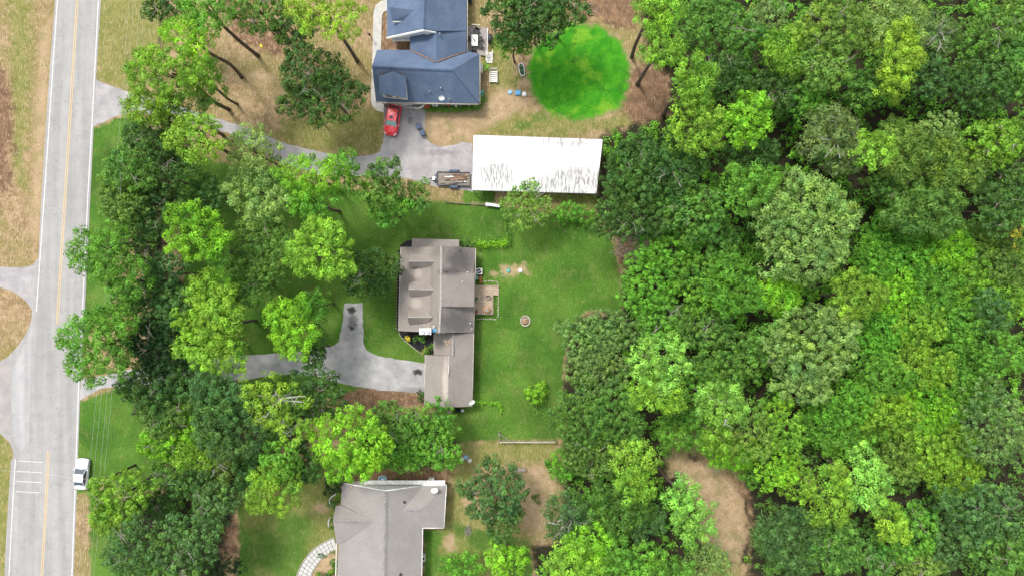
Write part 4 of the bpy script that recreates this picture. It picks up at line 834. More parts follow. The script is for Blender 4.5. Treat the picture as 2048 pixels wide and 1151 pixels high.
b=MB(); a=P(-40,936,zt_-1.2); c=ins[1]-Vector((0,0,1.4)); b.tube([a,(a+c)/2-Vector((0,0,.5)),c,c+Vector((12,-.5,0))],.009,4); o=b.build('power_line',m_wire,None,label='thin cable crossing the road over the white car'); o['category']='power line'
# ------------------------------------------------------------------ trees
NR = np.random.default_rng(11)
TRI = [0]
def crown_mesh(seed, rx, ry, h, kind, rot=0., dens=1.):
    r = np.random.default_rng(seed)
    K = dict(pine=dict(s=1.08, rc=.76, n=72, l=.36, w=.18, out=1., lob=2.2, dep=.85, drop=.03, fl=.7),
             big=dict(s=1.02, rc=.70, n=58, l=.34, w=.21, out=.6, lob=2.0, dep=.45, drop=.03, fl=.75),
             oak=dict(s=.88, rc=.60, n=40, l=.42, w=.22, out=.2, lob=1.9, dep=.6, drop=.03, fl=.8),
             fine=dict(s=.80, rc=.50, n=38, l=.30, w=.19, out=.2, lob=1.7, dep=.45, drop=.07, fl=.8),
             fern=dict(s=.85, rc=.85, n=42, l=.58, w=.15, out=1., lob=1.9, dep=.5, drop=.10, fl=.55),
             vine=dict(s=.75, rc=.62, n=36, l=.42, w=.17, out=.8, lob=1.6, dep=.35, drop=.03, fl=.5),
             open=dict(s=1.05, rc=.68, n=44, l=.42, w=.19, out=1., lob=2.2, dep=.8, drop=.34, fl=.7))[kind]
    s = K['s']; nl = max(3, int(rx*ry*3.14/(K['lob']**2*1.6)))
    # lobes: limbs carrying sub-crowns
    ang = r.uniform(0, 6.283)+np.arange(nl)*2.39996+r.normal(0,.25,nl); rad = np.sqrt((np.arange(nl)+.35)/nl)*.84+r.normal(0,.05,nl)
    lx, ly = rad*np.cos(ang)*rx, rad*np.sin(ang)*ry; lr = K['lob']*r.uniform(.75,1.3,nl); lz = r.uniform(-.5,.5,nl)*K['dep']*1.3
    ph = r.uniform(0, 6.283, 6)
    def outline(a): return 1+.09*np.sin(2*a+ph[0])+.08*np.sin(3*a+ph[1])+.06*np.sin(5*a+ph[2])+.05*np.sin(8*a+ph[3])
    pts=[]
    for layer, (dz, ss) in enumerate(((0, s), (-.30*h-.35, s*1.05))):
        nx, ny = int(2.6*rx/ss)+1, int(2.6*ry/(ss*.866))+1
        gx, gy = np.meshgrid((np.arange(nx)-nx/2)*ss, (np.arange(ny)-ny/2)*ss*.866); gx = gx+(np.arange(ny)%2)[:,None]*ss/2
        gx = gx.ravel()+r.normal(0,ss*.24,gx.size); gy = gy.ravel()+r.normal(0,ss*.24,gy.size)
        a = np.arctan2(gy/ry, gx/rx); q = np.hypot(gx/rx, gy/ry)/outline(a)
        D = np.hypot(gx[:,None]-lx, gy[:,None]-ly)/lr; near = D.min(1); wh = D.argmin(1)
        k = (q < 1.0) & (near < {'pine':1.2,'open':1.0,'oak':1.3,'fern':1.3}.get(kind,1.6)) & (r.random(gx.size) > K['drop'])
        gx, gy, q, near, wh = gx[k], gy[k], q[k], near[k], wh[k]
        z = h*np.sqrt(np.clip(1-q**2.2, 0.02, 1))*(.62 if layer==0 else .55)+h*.30*np.sqrt(np.clip(1-(near*.85)**2,.03,1))*1.1+lz[wh]*(layer==0)+dz+r.normal(0,.30,len(q))
        pts.append(np.stack([gx,gy,z],1))
    C = np.concatenate(pts); nc = len(C); n = max(6, int(K['n']*dens)); lo = len(pts[0])
    ct = r.normal(1,.21,nc); chue = r.random(nc)
    rcs = K['rc']*r.uniform(.75,1.25,nc)
    idx = np.repeat(np.arange(nc), np.where(np.arange(nc)<lo, n, max(4,int(n*.55)))); m = len(idx)
    ctr = C[idx]; d = r.normal(0,1,(m,3)); d[:,2] = np.abs(d[:,2])*1.0-.15; d /= np.linalg.norm(d,axis=1)[:,None]
    rr_ = rcs[idx][:,None]; p = ctr+d*rr_*(.45+.5*r.random((m,1)))*np.array([1,1,K['fl']])
    nrm = d*1.3+r.normal(0,.38,(m,3))+np.array([0,0,.35]); nrm /= np.linalg.norm(nrm,axis=1)[:,None]
    ax = d*K['out']+r.normal(0,.6,(m,3))*(1.2-K['out']*.8); ax -= nrm*(ax*nrm).sum(1)[:,None]; ax /= np.linalg.norm(ax,axis=1)[:,None]+1e-9
    bx = np.cross(nrm, ax); lf = r.uniform(.8,1.15); L = (K['l']*lf*r.uniform(.6,1.25,m))[:,None]; Wd = (K['w']*r.uniform(.6,1.2,m))[:,None]
    dr = nrm*(-.12)*L
    V = np.stack([p-ax*L*.5, p-bx*Wd*.5+ax*L*.05, p+ax*L*.55+dr, p+bx*Wd*.5+ax*L*.05], 1).reshape(-1,3)
    if rot: co, si = math.cos(rot), math.sin(rot); V = np.stack([V[:,0]*co-V[:,1]*si, V[:,0]*si+V[:,1]*co, V[:,2]],1)
    F = np.arange(m*4).reshape(-1,4)
    me = bpy.data.meshes.new('crown'); fill(me, V, F)
    tone = np.clip(ct[idx]*r.normal(1,.20,m), .4, 1.7); hue = .6*chue[idx]+.4*r.random(m)
    for k_, v_ in (('tone',tone),('hue',hue)):
        a_ = me.attributes.new(k_, 'FLOAT', 'FACE'); a_.data.foreach_set('value', v_.astype(np.float32))
    me.materials.append(m_leaf); TRI[0] += m*2
    return me, list(zip(lx,ly,lz))
m_twig = plain('twig_bark',(.27,.24,.20),.9)
COL = dict(lime=(.245,.46,.05), ylime=(.275,.46,.045), vivid=(.145,.38,.042), green=(.15,.36,.045), mid=(.13,.28,.05), olive=(.19,.33,.06), dolive=(.13,.25,.05),
           dark=(.075,.168,.038), blue=(.10,.215,.062), pale=(.25,.40,.11), dull=(.19,.30,.095), yolive=(.22,.42,.045), black=(.026,.07,.02), yellow=(.55,.48,.06), bright=(.23,.50,.035), mint=(.26,.52,.09), sage=(.185,.31,.09))
def tree(px, py, rx, ry, z, kind, col, label, name='broadleaf_tree', rot=0, cat='tree', dead=0, seed=None, group=None, trunk=True, hf=None):
    """px,py,rx,ry: crown as the drone sees it, in photograph pixels; z: height of the tree top"""
    seed = seed or int(px*7+py*13)
    R = math.sqrt(rx*ry); zc = z*.88; k = S*(1-zc/H); RX, RY = rx*k*1.06, ry*k*1.06
    h = min(z*.55, {'pine':.62,'big':.7,'oak':.62,'fine':.6,'fern':.5,'vine':.5,'open':.5}[kind]*math.sqrt(RX*RY)) if hf is None else hf
    pos = P(px, py, zc); base = Vector((pos.x, pos.y, 0)); r = random.Random(seed)
    t = empty(name, base, label, cat, group)
    me, lobes = crown_mesh(seed, RX, RY, h, kind, rot)
    c = bpy.data.objects.new('crown', me); link(c, t); c.location = (0,0,z-h*.93); cc = [v*1.0 for v in COL[col]]
    j = 1+r.uniform(-.08,.08); c.color = (cc[0]*j*(1+r.uniform(-.07,.07)), cc[1]*j, cc[2]*j, 1)
    if not trunk: return t
    b = MB(); zb = z-h; tr = .04+.0115*z; bm = m_greybark if dead else m_bark
    s1,s2 = r.uniform(-.035,.035)*z, r.uniform(-.035,.035)*z
    b.tube(curve_path([(0,0,-.1),(s1*.8,s2*.4,zb*.33),(s1*.5,-s2*.6,zb*.7),(0,tr*.5,zb),(0,0,zb+h*.35)],3),[tr*1.35,tr*1.15,tr*1.05,tr,tr*.96,tr*.92,tr*.87,tr*.82,tr*.75,tr*.68,tr*.6,tr*.5,tr*.35],7)
    for lx,ly,lz in lobes[:9]:
        if rot: lx,ly = lx*math.cos(rot)-ly*math.sin(rot), lx*math.sin(rot)+ly*math.cos(rot)
        b.tube([(0,0,zb*r.uniform(.75,1)),(lx*.5,ly*.5,zb+h*.15),(lx,ly,zb+h*.45+lz*.4)],[tr*.5,tr*.32,tr*.1],5)
    b.build('trunk', bm, t)
    if not dead and kind == 'oak' and rx > 44: thin = 3
    else: thin = 0
    if dead or thin:
        for i in range(dead or thin):
            a = r.uniform(0,6.28); l = r.uniform(.35,.95); b = MB(); p0 = Vector((0,0,zb+h*.45)); e = Vector((math.cos(a)*RX*l, math.sin(a)*RY*l, z+r.uniform(-.3,.5)))
            mid = p0.lerp(e,.5)+Vector((r.uniform(-.6,.6),r.uniform(-.6,.6),.6)); b.tube(curve_path([p0,mid,e],3),.055 if dead else .035,4)
            for _ in range(3): s_ = mid.lerp(e,r.uniform(.1,.8)); q_ = s_+Vector((r.uniform(-1.3,1.3),r.uniform(-1.3,1.3),r.uniform(0,.5))); b.tube([s_,q_],[.04,.015],4)
            b.build('bare_branch', m_greybark if dead else m_twig, t)
    return t
T = '''
385 78 48 40 19 pine bright|bright green pine with a long slanting trunk between the dark tree and the tan yard|pine_tree
348 150 74 56 20 pine yolive|big olive green pine standing over the mouth of the upper drive|pine_tree
410 165 40 45 13 pine green|darker green pine whose bare trunk slants over the tan yard|pine_tree
418 22 58 45 20 pine green|green pine at the top of the photo with a slanting trunk and yellow tag|pine_tree
335 15 45 33 13 oak dark|dark tree above the post and rail fence near the road
518 22 52 45 14 oak mid|mid green tree at the top between the green pine and the lime pine
305 215 48 38 17 fern yolive|yellow green feathery tree hanging over the end of the upper drive
360 225 55 38 16 pine dolive|olive tree with tan gaps just above the round lime pine
400 280 55 45 20 big lime|small round lime pine right beside the upper drive|pine_tree
318 275 62 45 13 oak dark|dark tree on the road side of the round lime pine
255 345 48 50 14 oak mid|outermost green tree overhanging the strip lawn halfway down the belt
320 350 62 60 12 oak dark|dark tree in the middle of the roadside belt beneath the round lime pine
250 410 42 42 13 oak dolive|olive green tree whose edge meets the strip lawn above the overhanging pine
330 425 60 45 11 oak dark|dark shaded tree around the grey rail fence
420 385 38 34 8 oak dark|low dark tree in the shade between the lime pine and the tall light oak
508 305 54 44 15 big pale|pale olive round tree just below the upper drive bend
518 385 62 62 15 big pale|large pale green oak below the pale round tree
625 350 66 44 17 pine bright|bright green pine on the lower edge of the upper drive|pine_tree
628 400 48 38 16 pine vivid|vivid green lower half of the pine pair beside the upper drive|pine_tree
690 345 36 40 14 oak green|smaller green tree joined to the bright pine by the drive
765 368 42 44 14 oak mid|green tree touching the upper drive opposite the trailer
775 418 42 36 12 oak green|green tree at the corner of the back lawn under its drive side twin
833 390 32 30 10 oak mid|small round green tree between the drive trees and the weathered fence
398 465 62 52 20 pine bright|large bright lime pine at the centre of the roadside belt|pine_tree
440 500 28 40 18 pine green|shaded green flank of the large bright lime pine|pine_tree
525 500 68 72 13 oak mid|wide mid green oak between the two bright pines
500 570 50 40 11 oak mid|lower green oak at the edge of the front lawn
642 498 58 66 19 pine lime|bright lime pine alone on the front lawn|pine_tree
738 545 60 50 9 oak dark|dark green round tree closest to the front of the brown roofed house
210 508 64 60 17 big green|upper green pine overhanging the road with ragged edge|pine_tree
262 560 40 40 15 pine green|green clump of pine behind the upper overhanging tree|pine_tree
268 480 38 42 12 oak dark|dark tree behind the upper pine that overhangs the road
194 690 76 70 17 big green|lower round tufted pine overhanging the road|pine_tree
262 700 32 34 9 oak mid|low green tree filling behind the lower round overhanging pine
255 600 34 26 9 oak mid|low green tree between the dark belt and the strip lawn
240 640 36 34 13 fern green|small light green tree between the two pines overhanging the road
425 585 46 46 14 pine lime|topmost tuft of the tall lime pine group near the front lawn|pine_tree
440 650 46 50 15 pine lime|middle crown of the tall lime pine group near the front lawn|pine_tree
425 700 66 46 14 big lime|broad bottom crown of the lime pine group above the lower drive|pine_tree
375 635 25 24 12 pine lime|little lime crown poking out from the dark belt beside the lime group|pine_tree
588 652 58 58 13 pine bright|bright green tree on the front lawn above the lower drive
632 610 30 28 11 oak green|green tree peeping out behind the bright tree on the front lawn
628 700 26 28 9 oak dark|dark low tree on the front lawn edge of the lower drive
330 545 42 42 11 oak blue|blue green tree beneath the large bright lime pine
300 610 48 52 10 oak dark|very dark tree in the middle of the roadside belt
350 610 40 44 11 oak blue|dark blue green tree next to the lime pine group
320 690 56 56 11 oak black|blackish green tree behind the lower pine over the road
305 770 66 42 11 oak dark|dark tree across the shaded start of the lower drive
385 770 44 36 10 oak dark|dark tree bridging the lower drive beneath the lime group
440 800 62 52 15 big blue|blue green oak on the lower side of the drive with rounded tufts
460 860 70 62 15 big blue|large tufted blue green oak below its twin near the yellow pine
370 850 40 36 9 oak bright|vivid green bush tree at the roadside foot of the tufted oak
400 905 48 36 9 fern yolive|feathery yellow green tree in front of the grey twigs
335 830 52 44 10 oak dolive|olive shaded tree beside the short rail fence
322 885 48 32 8 oak bright|fresh green bushy tree at the edge of the lawn by the white car
430 925 44 32 8 fern dull|grey twiggy half dead tree beneath the tufted oak|dead_tree|9
352 935 46 36 8 oak mid|mid green bushy tree behind the notch of green lawn
555 800 70 52 19 open ylime|open yellow lime pine with bare limbs showing|pine_tree|5
590 855 34 28 17 open ylime|small yellow lime crown hanging below the open pine|pine_tree|2
632 785 58 52 12 oak dark|dark green tree behind the open yellow lime pine by the drive
700 878 76 64 16 big bright|largest round tufted green tree beside the light grey roofed house
700 930 44 32 14 big bright|lower lobe of the largest round tufted tree above the grey roof
790 850 60 42 9 oak mid|dark leafy tree beneath the brown soil patch by the garage
865 860 56 52 9 oak green|leafy green tree between the garage and the bottom house
800 905 50 40 8 vine vivid|vivid green leafy bush tree above the row of pots
880 905 42 34 8 oak vivid|vivid leafy bush tree nearest the three round lids
560 920 42 40 14 oak green|green tree joining the lime tree to the tufted oak
548 975 58 52 14 pine yolive|yellow green leafy tree on the lawn beside the bottom house
610 925 34 40 11 oak dark|dark gap filling tree between the tufted tree and the lime tree
500 940 30 34 10 oak dark|dark small tree between the grey twigs and the yellow green tree
240 990 56 54 13 oak yolive|brownish olive tree beside the parked white car
215 1035 32 28 11 oak yolive|low olive tree at the road edge below the white car
305 1000 46 34 8 oak dark|dark low tree behind the brownish olive tree
270 1095 58 52 15 oak blue|blue green tree nearest the road at the bottom of the photo
370 1085 66 60 15 oak blue|large blue green tree at the bottom of the roadside belt
345 1135 60 30 14 oak mid|tree cut by the bottom edge under the blue green tree
430 1005 46 46 11 oak blue|blue green tree beside the thin gravel path
390 965 42 30 9 oak dark|dark tree in the deep shade above the gravel path
440 1135 46 20 5 fine black|dark round bush by the path at the bottom edge
655 35 70 50 20 pine ylime|yellow lime pine at the top with its trunk slanting toward the blue roof|pine_tree
590 62 42 42 13 oak dark|dark tree half hidden behind the yellow lime pine
625 145 62 52 14 oak dark|large dark green oak on the tan yard in front of the blue roofed house
660 195 66 48 13 oak dark|lower half of the large dark oak nearest the red car side
600 205 36 34 12 oak dark|small dark lobe of oak on the drive side of the tan yard
1040 35 70 48 14 oak dark|dark tree right behind the patio at the top edge
1125 18 50 34 13 oak dark|small dark tree at the top edge furthest from the patio above the round lawn
1075 30 60 50 13 oak dark|dark tree at the top edge above the vivid round lawn
1030 85 36 30 10 oak green|green lower skirt of the tree beside the boat
1310 25 52 38 20 pine lime|lime pine at the top edge beside the vivid round lawn|pine_tree
1320 95 45 45 19 pine lime|lime pine with two grey trunks at the rim of the round lawn|pine_tree
1385 165 46 48 20 pine lime|lime pine above the yellowish pair at the edge of the woods|pine_tree
1392 250 60 58 19 big lime|yellowish lime pine touching the big dark oak|pine_tree
1490 243 46 52 19 big bright|round bright green pine beside the yellowish lime one|pine_tree
1270 338 58 62 14 oak dark|dark oak spreading over the far end of the white carport
1340 330 80 66 15 oak dark|huge dark oak in the middle of the edge of the woods
1275 425 82 54 13 oak dark|lower part of the huge oak above the brush pile
1385 420 62 60 14 oak mid|olive dark tree closing the huge oak toward the woods
1053 408 52 44 9 oak olive|light olive leafy tree growing over the lower edge of the carport
1440 55 78 60 14 oak mid|dull green tree in the woods beside the top lime pine
1445 150 50 44 13 oak dark|dark tree behind the upper lime pines at the forest edge
1535 40 42 48 13 fine dull|pale grey green tree at the top edge of the woods
1570 105 46 46 14 fern yolive|yellow green feathery tree west of the great olive crown
1545 185 50 42 12 oak dark|dark green tree below the feathery yellow green one
1665 55 80 62 16 oak olive|great olive green crown at the top of the woods
1640 130 60 50 15 oak olive|lower part of the great olive crown in the woods
1785 60 66 56 16 fern pale|pale feathery crown next to the great olive one
1790 120 44 78 18 pine ylime|narrow yellow lime pine falling over the great olive crown|pine_tree
1725 175 44 34 12 oak mid|mid green tree under the narrow yellow lime pine
1870 70 44 46 11 fern dull|dull thin tree with bare grey limbs near the dark clearing|dead_tree|7
1860 150 36 44 11 oak blue|blue green tree bordering the dark clearing of the woods
1985 65 62 50 15 oak mid|bushy green tree at the top corner past the dark clearing
1965 165 72 56 14 oak dark|dark green spreading tree in the top corner of the woods
2030 135 40 70 15 oak mid|tree cut by the east edge above the yellowish one
2030 30 34 40 14 oak olive|olive tree in the very top corner
1610 195 42 40 12 oak green|green tree between the pale and the great olive crowns
1665 280 56 62 14 fern dull|grey olive tree with white dead limbs in the woods|broadleaf_tree|5
1737 303 33 38 20 big lime|small bright lime round pine alone in the woods|pine_tree
1800 300 56 60 14 fern olive|feathery olive tree right beside the small lime pine
1872 262 38 36 12 fine pale|small pale grey green tree above the feathery ones
1908 335 58 56 13 fern olive|wide feathery olive tree toward the east edge
1990 285 58 42 14 oak yolive|yellowish leafy tree near the east edge
2010 350 46 40 11 oak dark|dark tree below the yellowish leafy one
1790 375 50 32 11 oak mid|mid green tree above the bright vine thicket
1500 320 56 50 13 oak dark|dark tree between the bright pine and the big round olive tree
1500 375 52 52 16 pine green|green pine tree with lighter tips above the round olive tree|pine_tree
1440 480 44 40 10 oak mid|small mid green tree under the dark huge oak
1616 452 108 100 17 big pale|biggest perfectly round pale olive crown in the woods
1850 425 74 50 13 fern dolive|dark feathery tree on the east side of the round olive crown
2000 415 54 46 13 oak dark|dark green tree in a gap near the east edge
2035 462 20 26 12 open yellow|small autumn yellow crown at the east edge
1345 495 66 46 10 fine vivid|fresh green tree at the edge of the woods beside the brush pile
1300 560 62 64 10 fine vivid|dense leafy green tree right at the lawn edge
1395 560 52 62 11 fine green|leafy green tree behind the dense lawn edge tree
1465 570 54 62 12 fern green|feathery green tree in the middle of the woods
1555 585 42 44 12 fern bright|bright feathery tree below the biggest round crown
1330 640 52 40 9 oak green|green tree above the tall mint lime crown
1410 650 56 44 10 oak dolive|dull dark tree with thin twigs in the middle of the woods|broadleaf_tree|4
1180 680 56 52 5 fine sage|olive grey rounded thicket jutting into the back lawn
1230 660 50 46 6 fine sage|olive thicket between the jutting one and the woods
1195 745 60 48 6 fine sage|lower olive thicket along the back lawn
1318 722 52 58 18 big mint|tall tufted mint lime tree at the edge of the olive thicket|pine_tree
1322 785 54 40 17 big lime|lower lime half of the tall tufted tree|pine_tree
1450 720 74 54 11 fine mid|dark olive tree on the inner side of the mint lime tree
1415 770 50 36 10 fine green|small leafy tree under the dark olive one in the inner woods
1545 690 46 48 12 oak mid|green tree on the west side of the great pale oak
1632 690 92 78 15 big pale|great pale oak with yellowish clusters in the middle woods
1712 590 52 46 15 pine yolive|pale lime tree at the foot of the biggest round crown|pine_tree
1600 770 56 36 13 fine pale|pale lower fringe of the great middle oak
1165 840 60 60 10 fine dolive|olive oak bordering the back lawn above the rail fence
1235 830 56 60 11 fine mid|tree behind the olive oak at the lower lawn
1190 910 62 48 9 oak dolive|olive leafy tree at the end of the rail fence
1130 930 32 32 5 vine vivid|vivid green bush tree beside the pink sand patch
1380 858 64 40 8 vine green|deep green low tree beside the bare soil
1440 805 52 42 17 pine mint|mint green tree with a leafless spot on its rim|pine_tree|1
1432 865 24 34 15 pine lime|narrow lime tail hanging below the mint green tree|pine_tree
1265 920 48 44 17 big lime|knobbly lime tree standing above the dark forest gap|pine_tree
1268 965 40 32 16 big lime|lower knob of the lime tree above the dark gap|pine_tree
1362 985 32 44 17 pine mint|upper half of the mint tree beside the tan clearing|pine_tree
1385 1040 42 42 17 pine mint|lower half of the mint tree beside the tan clearing|pine_tree
1145 1040 56 52 9 fern blue|silvery green tree with pale dead twigs beside the sand patch|dead_tree|12
1235 1020 60 56 10 fern mid|dull feathery tree between the two knobbly lime ones
1290 1040 34 46 8 oak blue|bluish small tree left in the shade of the mint one
1175 1085 46 36 15 pine bright|green pine directly above the bottom lime tree|pine_tree
1150 1125 58 38 16 big lime|bottom edge lime tree with round knobs|pine_tree
1225 1105 34 44 14 pine green|green lobe beside the bottom edge lime tree|pine_tree
1290 1125 46 34 12 big green|green knobbly tree cut by the bottom edge of the photo
1350 1140 34 24 10 big green|small round green crown beside the knobbly one at the bottom
1415 1132 50 34 7 fern pale|pale feathery tree at the foot of the tan clearing
985 985 62 64 11 oak blue|dark blue green round oak next to the light grey roofed house
1005 1045 36 34 9 oak dark|lower lobe of the dark round oak beside the sand patch
1012 1118 36 38 8 big bright|bright rounded tree at the bottom edge beside the dark shadow
925 1136 44 26 4 vine vivid|vivid green bush on the bottom edge near the heat pump
1500 865 50 52 13 fine olive|olive tree on the east side of the mint green tree
1560 850 46 50 13 fine yolive|yellow olive leafy tree beside the vine thicket
1552 935 42 44 11 fine bright|bright leafy tree on the rim of the tan clearing
1465 905 62 30 8 vine bright|bright low tree just above the tan clearing
1500 950 20 26 5 fine green|green bush tree pushing into the tan clearing
1590 960 34 44 10 fine yolive|yellow green bush left of the tufted pair
1655 985 46 62 18 big yolive|pale lime tufted tree, first of the joined pair
1730 960 48 58 18 big mint|mint tufted tree, second of the joined pair
1772 1040 28 40 16 pine ylime|yellow lime tree hanging below the mint tufted one
1990 850 66 80 13 fine sage|dark olive fine leaved tree along the east edge
1960 1030 76 66 15 oak blue|blue green big oak in the lower corner
2010 1105 60 52 15 oak mid|green oak in the very bottom corner
1905 1080 50 50 12 oak blue|dark blue green tree west of the corner oak
1582 1082 68 66 11 fern blue|dark feathery tree by the foot of the tan clearing
1660 1095 56 50 11 oak mid|mid green tree below the tufted pair
1740 1115 50 44 11 oak mid|mid green tree at the bottom edge in the lower woods
1820 1060 60 56 12 oak green|green leafy tree under the yellow olive thicket
1840 1130 50 36 11 oak olive|olive tree at the bottom edge of the lower woods
1880 890 66 52 9 vine yolive|yellow olive vine covered tree near the dark gap|vine_covered_tree
1905 950 56 46 9 vine yolive|vine covered tree with a yellow patch above the corner oak|vine_covered_tree
1800 920 56 42 8 vine olive|olive vine covered tree beside the mint tufted tree|vine_covered_tree
1690 880 56 36 8 vine green|green vine mound above the tufted pair|vine_covered_tree
1640 850 46 42 8 vine green|ferny green vine mound next to the yellow olive leafy tree|vine_covered_tree
1690 810 60 44 9 vine vivid|vivid vine mound with ferny tips under the great oak|vine_covered_tree
1780 830 60 48 9 vine yolive|most yellowish vine mound in the lower thicket|vine_covered_tree
1860 820 58 48 9 vine bright|lime vine mound toward the dark olive tree|vine_covered_tree
1930 790 48 46 9 vine green|green vine mound touching the dark olive tree|vine_covered_tree
1770 750 58 44 9 vine green|green vine mound beside the great pale oak|vine_covered_tree
1850 735 58 46 9 vine yolive|yellow lime vine mound at the centre of the thicket|vine_covered_tree
1930 715 50 42 8 vine green|green vine mound on the east rim of the thicket|vine_covered_tree
2005 710 48 46 12 fine green|rounded green tree at the east edge beside the thicket
1770 665 50 44 8 vine vivid|vine mound between the pale lime tree and the thicket|vine_covered_tree
1840 650 50 44 9 vine yolive|yellowish mound in the upper middle of the thicket|vine_covered_tree
1920 640 50 46 8 vine green|green mound below the bright upper mounds|vine_covered_tree
1985 625 44 42 9 vine blue|bluish dark mound between green ones|vine_covered_tree
2015 600 36 36 9 vine yolive|yellowish mound at the east edge|vine_covered_tree
1800 585 46 44 8 vine bright|bright vine mound beside the pale lime tree|vine_covered_tree
1870 575 50 44 9 vine green|fresh green mound in the upper thicket|vine_covered_tree
1945 555 50 40 8 vine yolive|yellow olive mound in the upper thicket|vine_covered_tree
2020 535 40 46 9 vine dolive|dark dull mound at the east edge|vine_covered_tree
1755 515 44 52 8 vine vivid|vivid mound hugging the biggest round crown|vine_covered_tree
1830 505 46 42 8 vine vivid|vivid mound with pale tips at the top of the thicket|vine_covered_tree
1895 490 44 44 9 vine bright|bright mound below the dark feathery tree|vine_covered_tree
1960 480 44 36 8 vine olive|olive mound near the autumn yellow crown|vine_covered_tree
1780 455 34 40 7 vine green|green mound in the gap beside the biggest round crown|vine_covered_tree
1075 788 19 23 2.5 fine bright|light green shrub standing alone on the back lawn|shrub
1135 425 34 18 3 fine vivid|vivid green shrub beside the olive tree at the carport|shrub
1175 430 26 18 3 fine green|green shrub below the far end of the carport|shrub
934 487 17 9 2 fine dark|dark shrub against the north corner of the brown roofed house|shrub
838 674 11 9 1.5 fine mid|leafy green shrub in the black mulch bed|shrub
817 673 5 5 .9 fine yellow|small yellow flowering plant in the black mulch bed|shrub
848 700 5 6 .9 fine yellow|yellow shrub at the tip of the black mulch bed|shrub
858 698 10 11 1.6 fine mid|green shrub against the connecting roof beside the mulch bed|shrub
843 793 6 12 1.6 fine dark|dark shrub at the lower corner of the garage|shrub
849 719 3 7 1.2 fine green|narrow shrub between garage wall and drive|shrub
665 972 18 20 4 fine black|dark conical evergreen by the corner of the light grey roof|shrub
676 994 6 9 1.4 fine ylime|yellow lime shrub below the dark evergreen|shrub
664 1009 9 11 1.6 fine dark|dark shrub within the white curved curb|shrub
672 1025 6 9 1.4 fine ylime|yellow lime shrub against the west gable|shrub
664 1050 6 13 1.4 fine dark|narrow dark shrub inside the lower curb|shrub
667 1118 9 17 1.8 fine dark|dark shrub beside the tan planting bed|shrub
668 1138 5 9 1.2 fine ylime|yellow lime shrub at the bottom of the planting bed|shrub
660 1148 9 8 1.4 fine dark|dark shrub at the bottom edge in the planting bed|shrub
643 1112 5 4 .7 fine blue|tiny grey green plant on the tan planting bed|shrub
634 1143 5 5 .7 fine yolive|tiny yellow green plant on the tan planting bed|shrub
968 130 8 10 1.8 fine green|leafy green shrub at the corner by the white steps|shrub
1071 997 11 9 .8 fine dolive|single round dark bush in the pink sand patch|shrub
'''
for ln in T.strip().splitlines():
    q_ = ln.split('|'); a_ = q_[0].split(); nm = q_[2] if len(q_) > 2 else 'broadleaf_tree'; dd = int(q_[3]) if len(q_) > 3 else 0
    x,y,rx,ry,z = map(float, a_[:5]); shrub = nm == 'shrub'
    tree(x,y,rx,ry,z,a_[5],a_[6],q_[1],nm,dead=dd,cat={'shrub':'shrub'}.get(nm,'tree'),trunk=not shrub, hf=(z*.8 if shrub else None))
# hedges and creepers on wire: soft masses
def leafy_line(name, pts, wpx, z, col, label, cat='hedge', dens=70):
    cp = curve_path([P(*p) for p in pts], 6) if len(pts)>2 else [P(*p) for p in pts]; r = np.random.default_rng(len(label)*3)
    L = np.array([[p.x,p.y] for p in cp]); seg = np.hypot(*(L[1:]-L[:-1]).T); tot = seg.sum(); m = int(tot*wpx*S*dens)
    u = r.random(m)*tot; cs = np.concatenate([[0],np.cumsum(seg)]); i = np.clip(np.searchsorted(cs,u)-1,0,len(seg)-1); t = ((u-cs[i])/seg[i])[:,None]
    p = L[i]*(1-t)+L[i+1]*t; off = r.normal(0,wpx*S*.28,(m,2)); zz = np.abs(r.normal(z*.7,z*.3,m)); p3 = np.column_stack([p+off, zz])
    nrm = np.column_stack([off*1.5+r.normal(0,.5,(m,2)), np.ones(m)*.8]); nrm/=np.linalg.norm(nrm,axis=1)[:,None]; ax = r.normal(0,1,(m,3)); ax-=nrm*(ax*nrm).sum(1)[:,None]; ax/=np.linalg.norm(ax,axis=1)[:,None]; bx=np.cross(nrm,ax)
    l = r.uniform(.18,.40,(m,1)); w_ = l*.5; V = np.stack([p3-ax*l*.5,p3-bx*w_*.5,p3+ax*l*.5,p3+bx*w_*.5],1).reshape(-1,3); me=bpy.data.meshes.new(name); fill(me,V,np.arange(m*4).reshape(-1,4))
    tone=np.clip(r.normal(1,.25,m),.4,1.7)
    for k_,v_ in (('tone',tone),('hue',r.random(m))): a_=me.attributes.new(k_,'FLOAT','FACE'); a_.data.foreach_set('value',v_.astype(np.float32))
    me.materials.append(m_leaf); o=bpy.data.objects.new(name,me); link(o); o.color=(*COL[col],1); tag(o,label,cat); TRI[0]+=m*2; return o
leafy_line('creeper_hedge',[(945,488),(965,490),(990,488),(1008,488),(1016,480)],15,1.3,'bright','bright creeper hedge running from the brown roofed house')
leafy_line('creeper_hedge',[(1016,490),(1017,470),(1010,445),(1003,425)],12,1.3,'mid','darker end of the creeper hedge turning up to the olive tree')
leafy_line('creeper_hedge',[(950,803),(975,804),(1000,806)],7,.8,'bright','thin bright creeper line starting at the garage corner'); leafy_line('creeper_hedge',[(999,806),(1003,815),(1001,826)],7,.8,'bright','short end of the thin creeper line bending down')
leafy_line('flower_border',[(850,219),(900,221),(945,217),(958,205),(968,190)],9,.4,'green','low green planting strip around the corner of the blue roofed house','plants',50)
leafy_line('weeds',[(1085,800),(1070,825),(1110,830)],12,.3,'olive','thin weeds beside the lone shrub on the back lawn','weeds',16)
leafy_line('weeds',[(1100,395),(1150,398),(1195,392)],20,.5,'yolive','rough weeds behind the white carport','weeds',14)
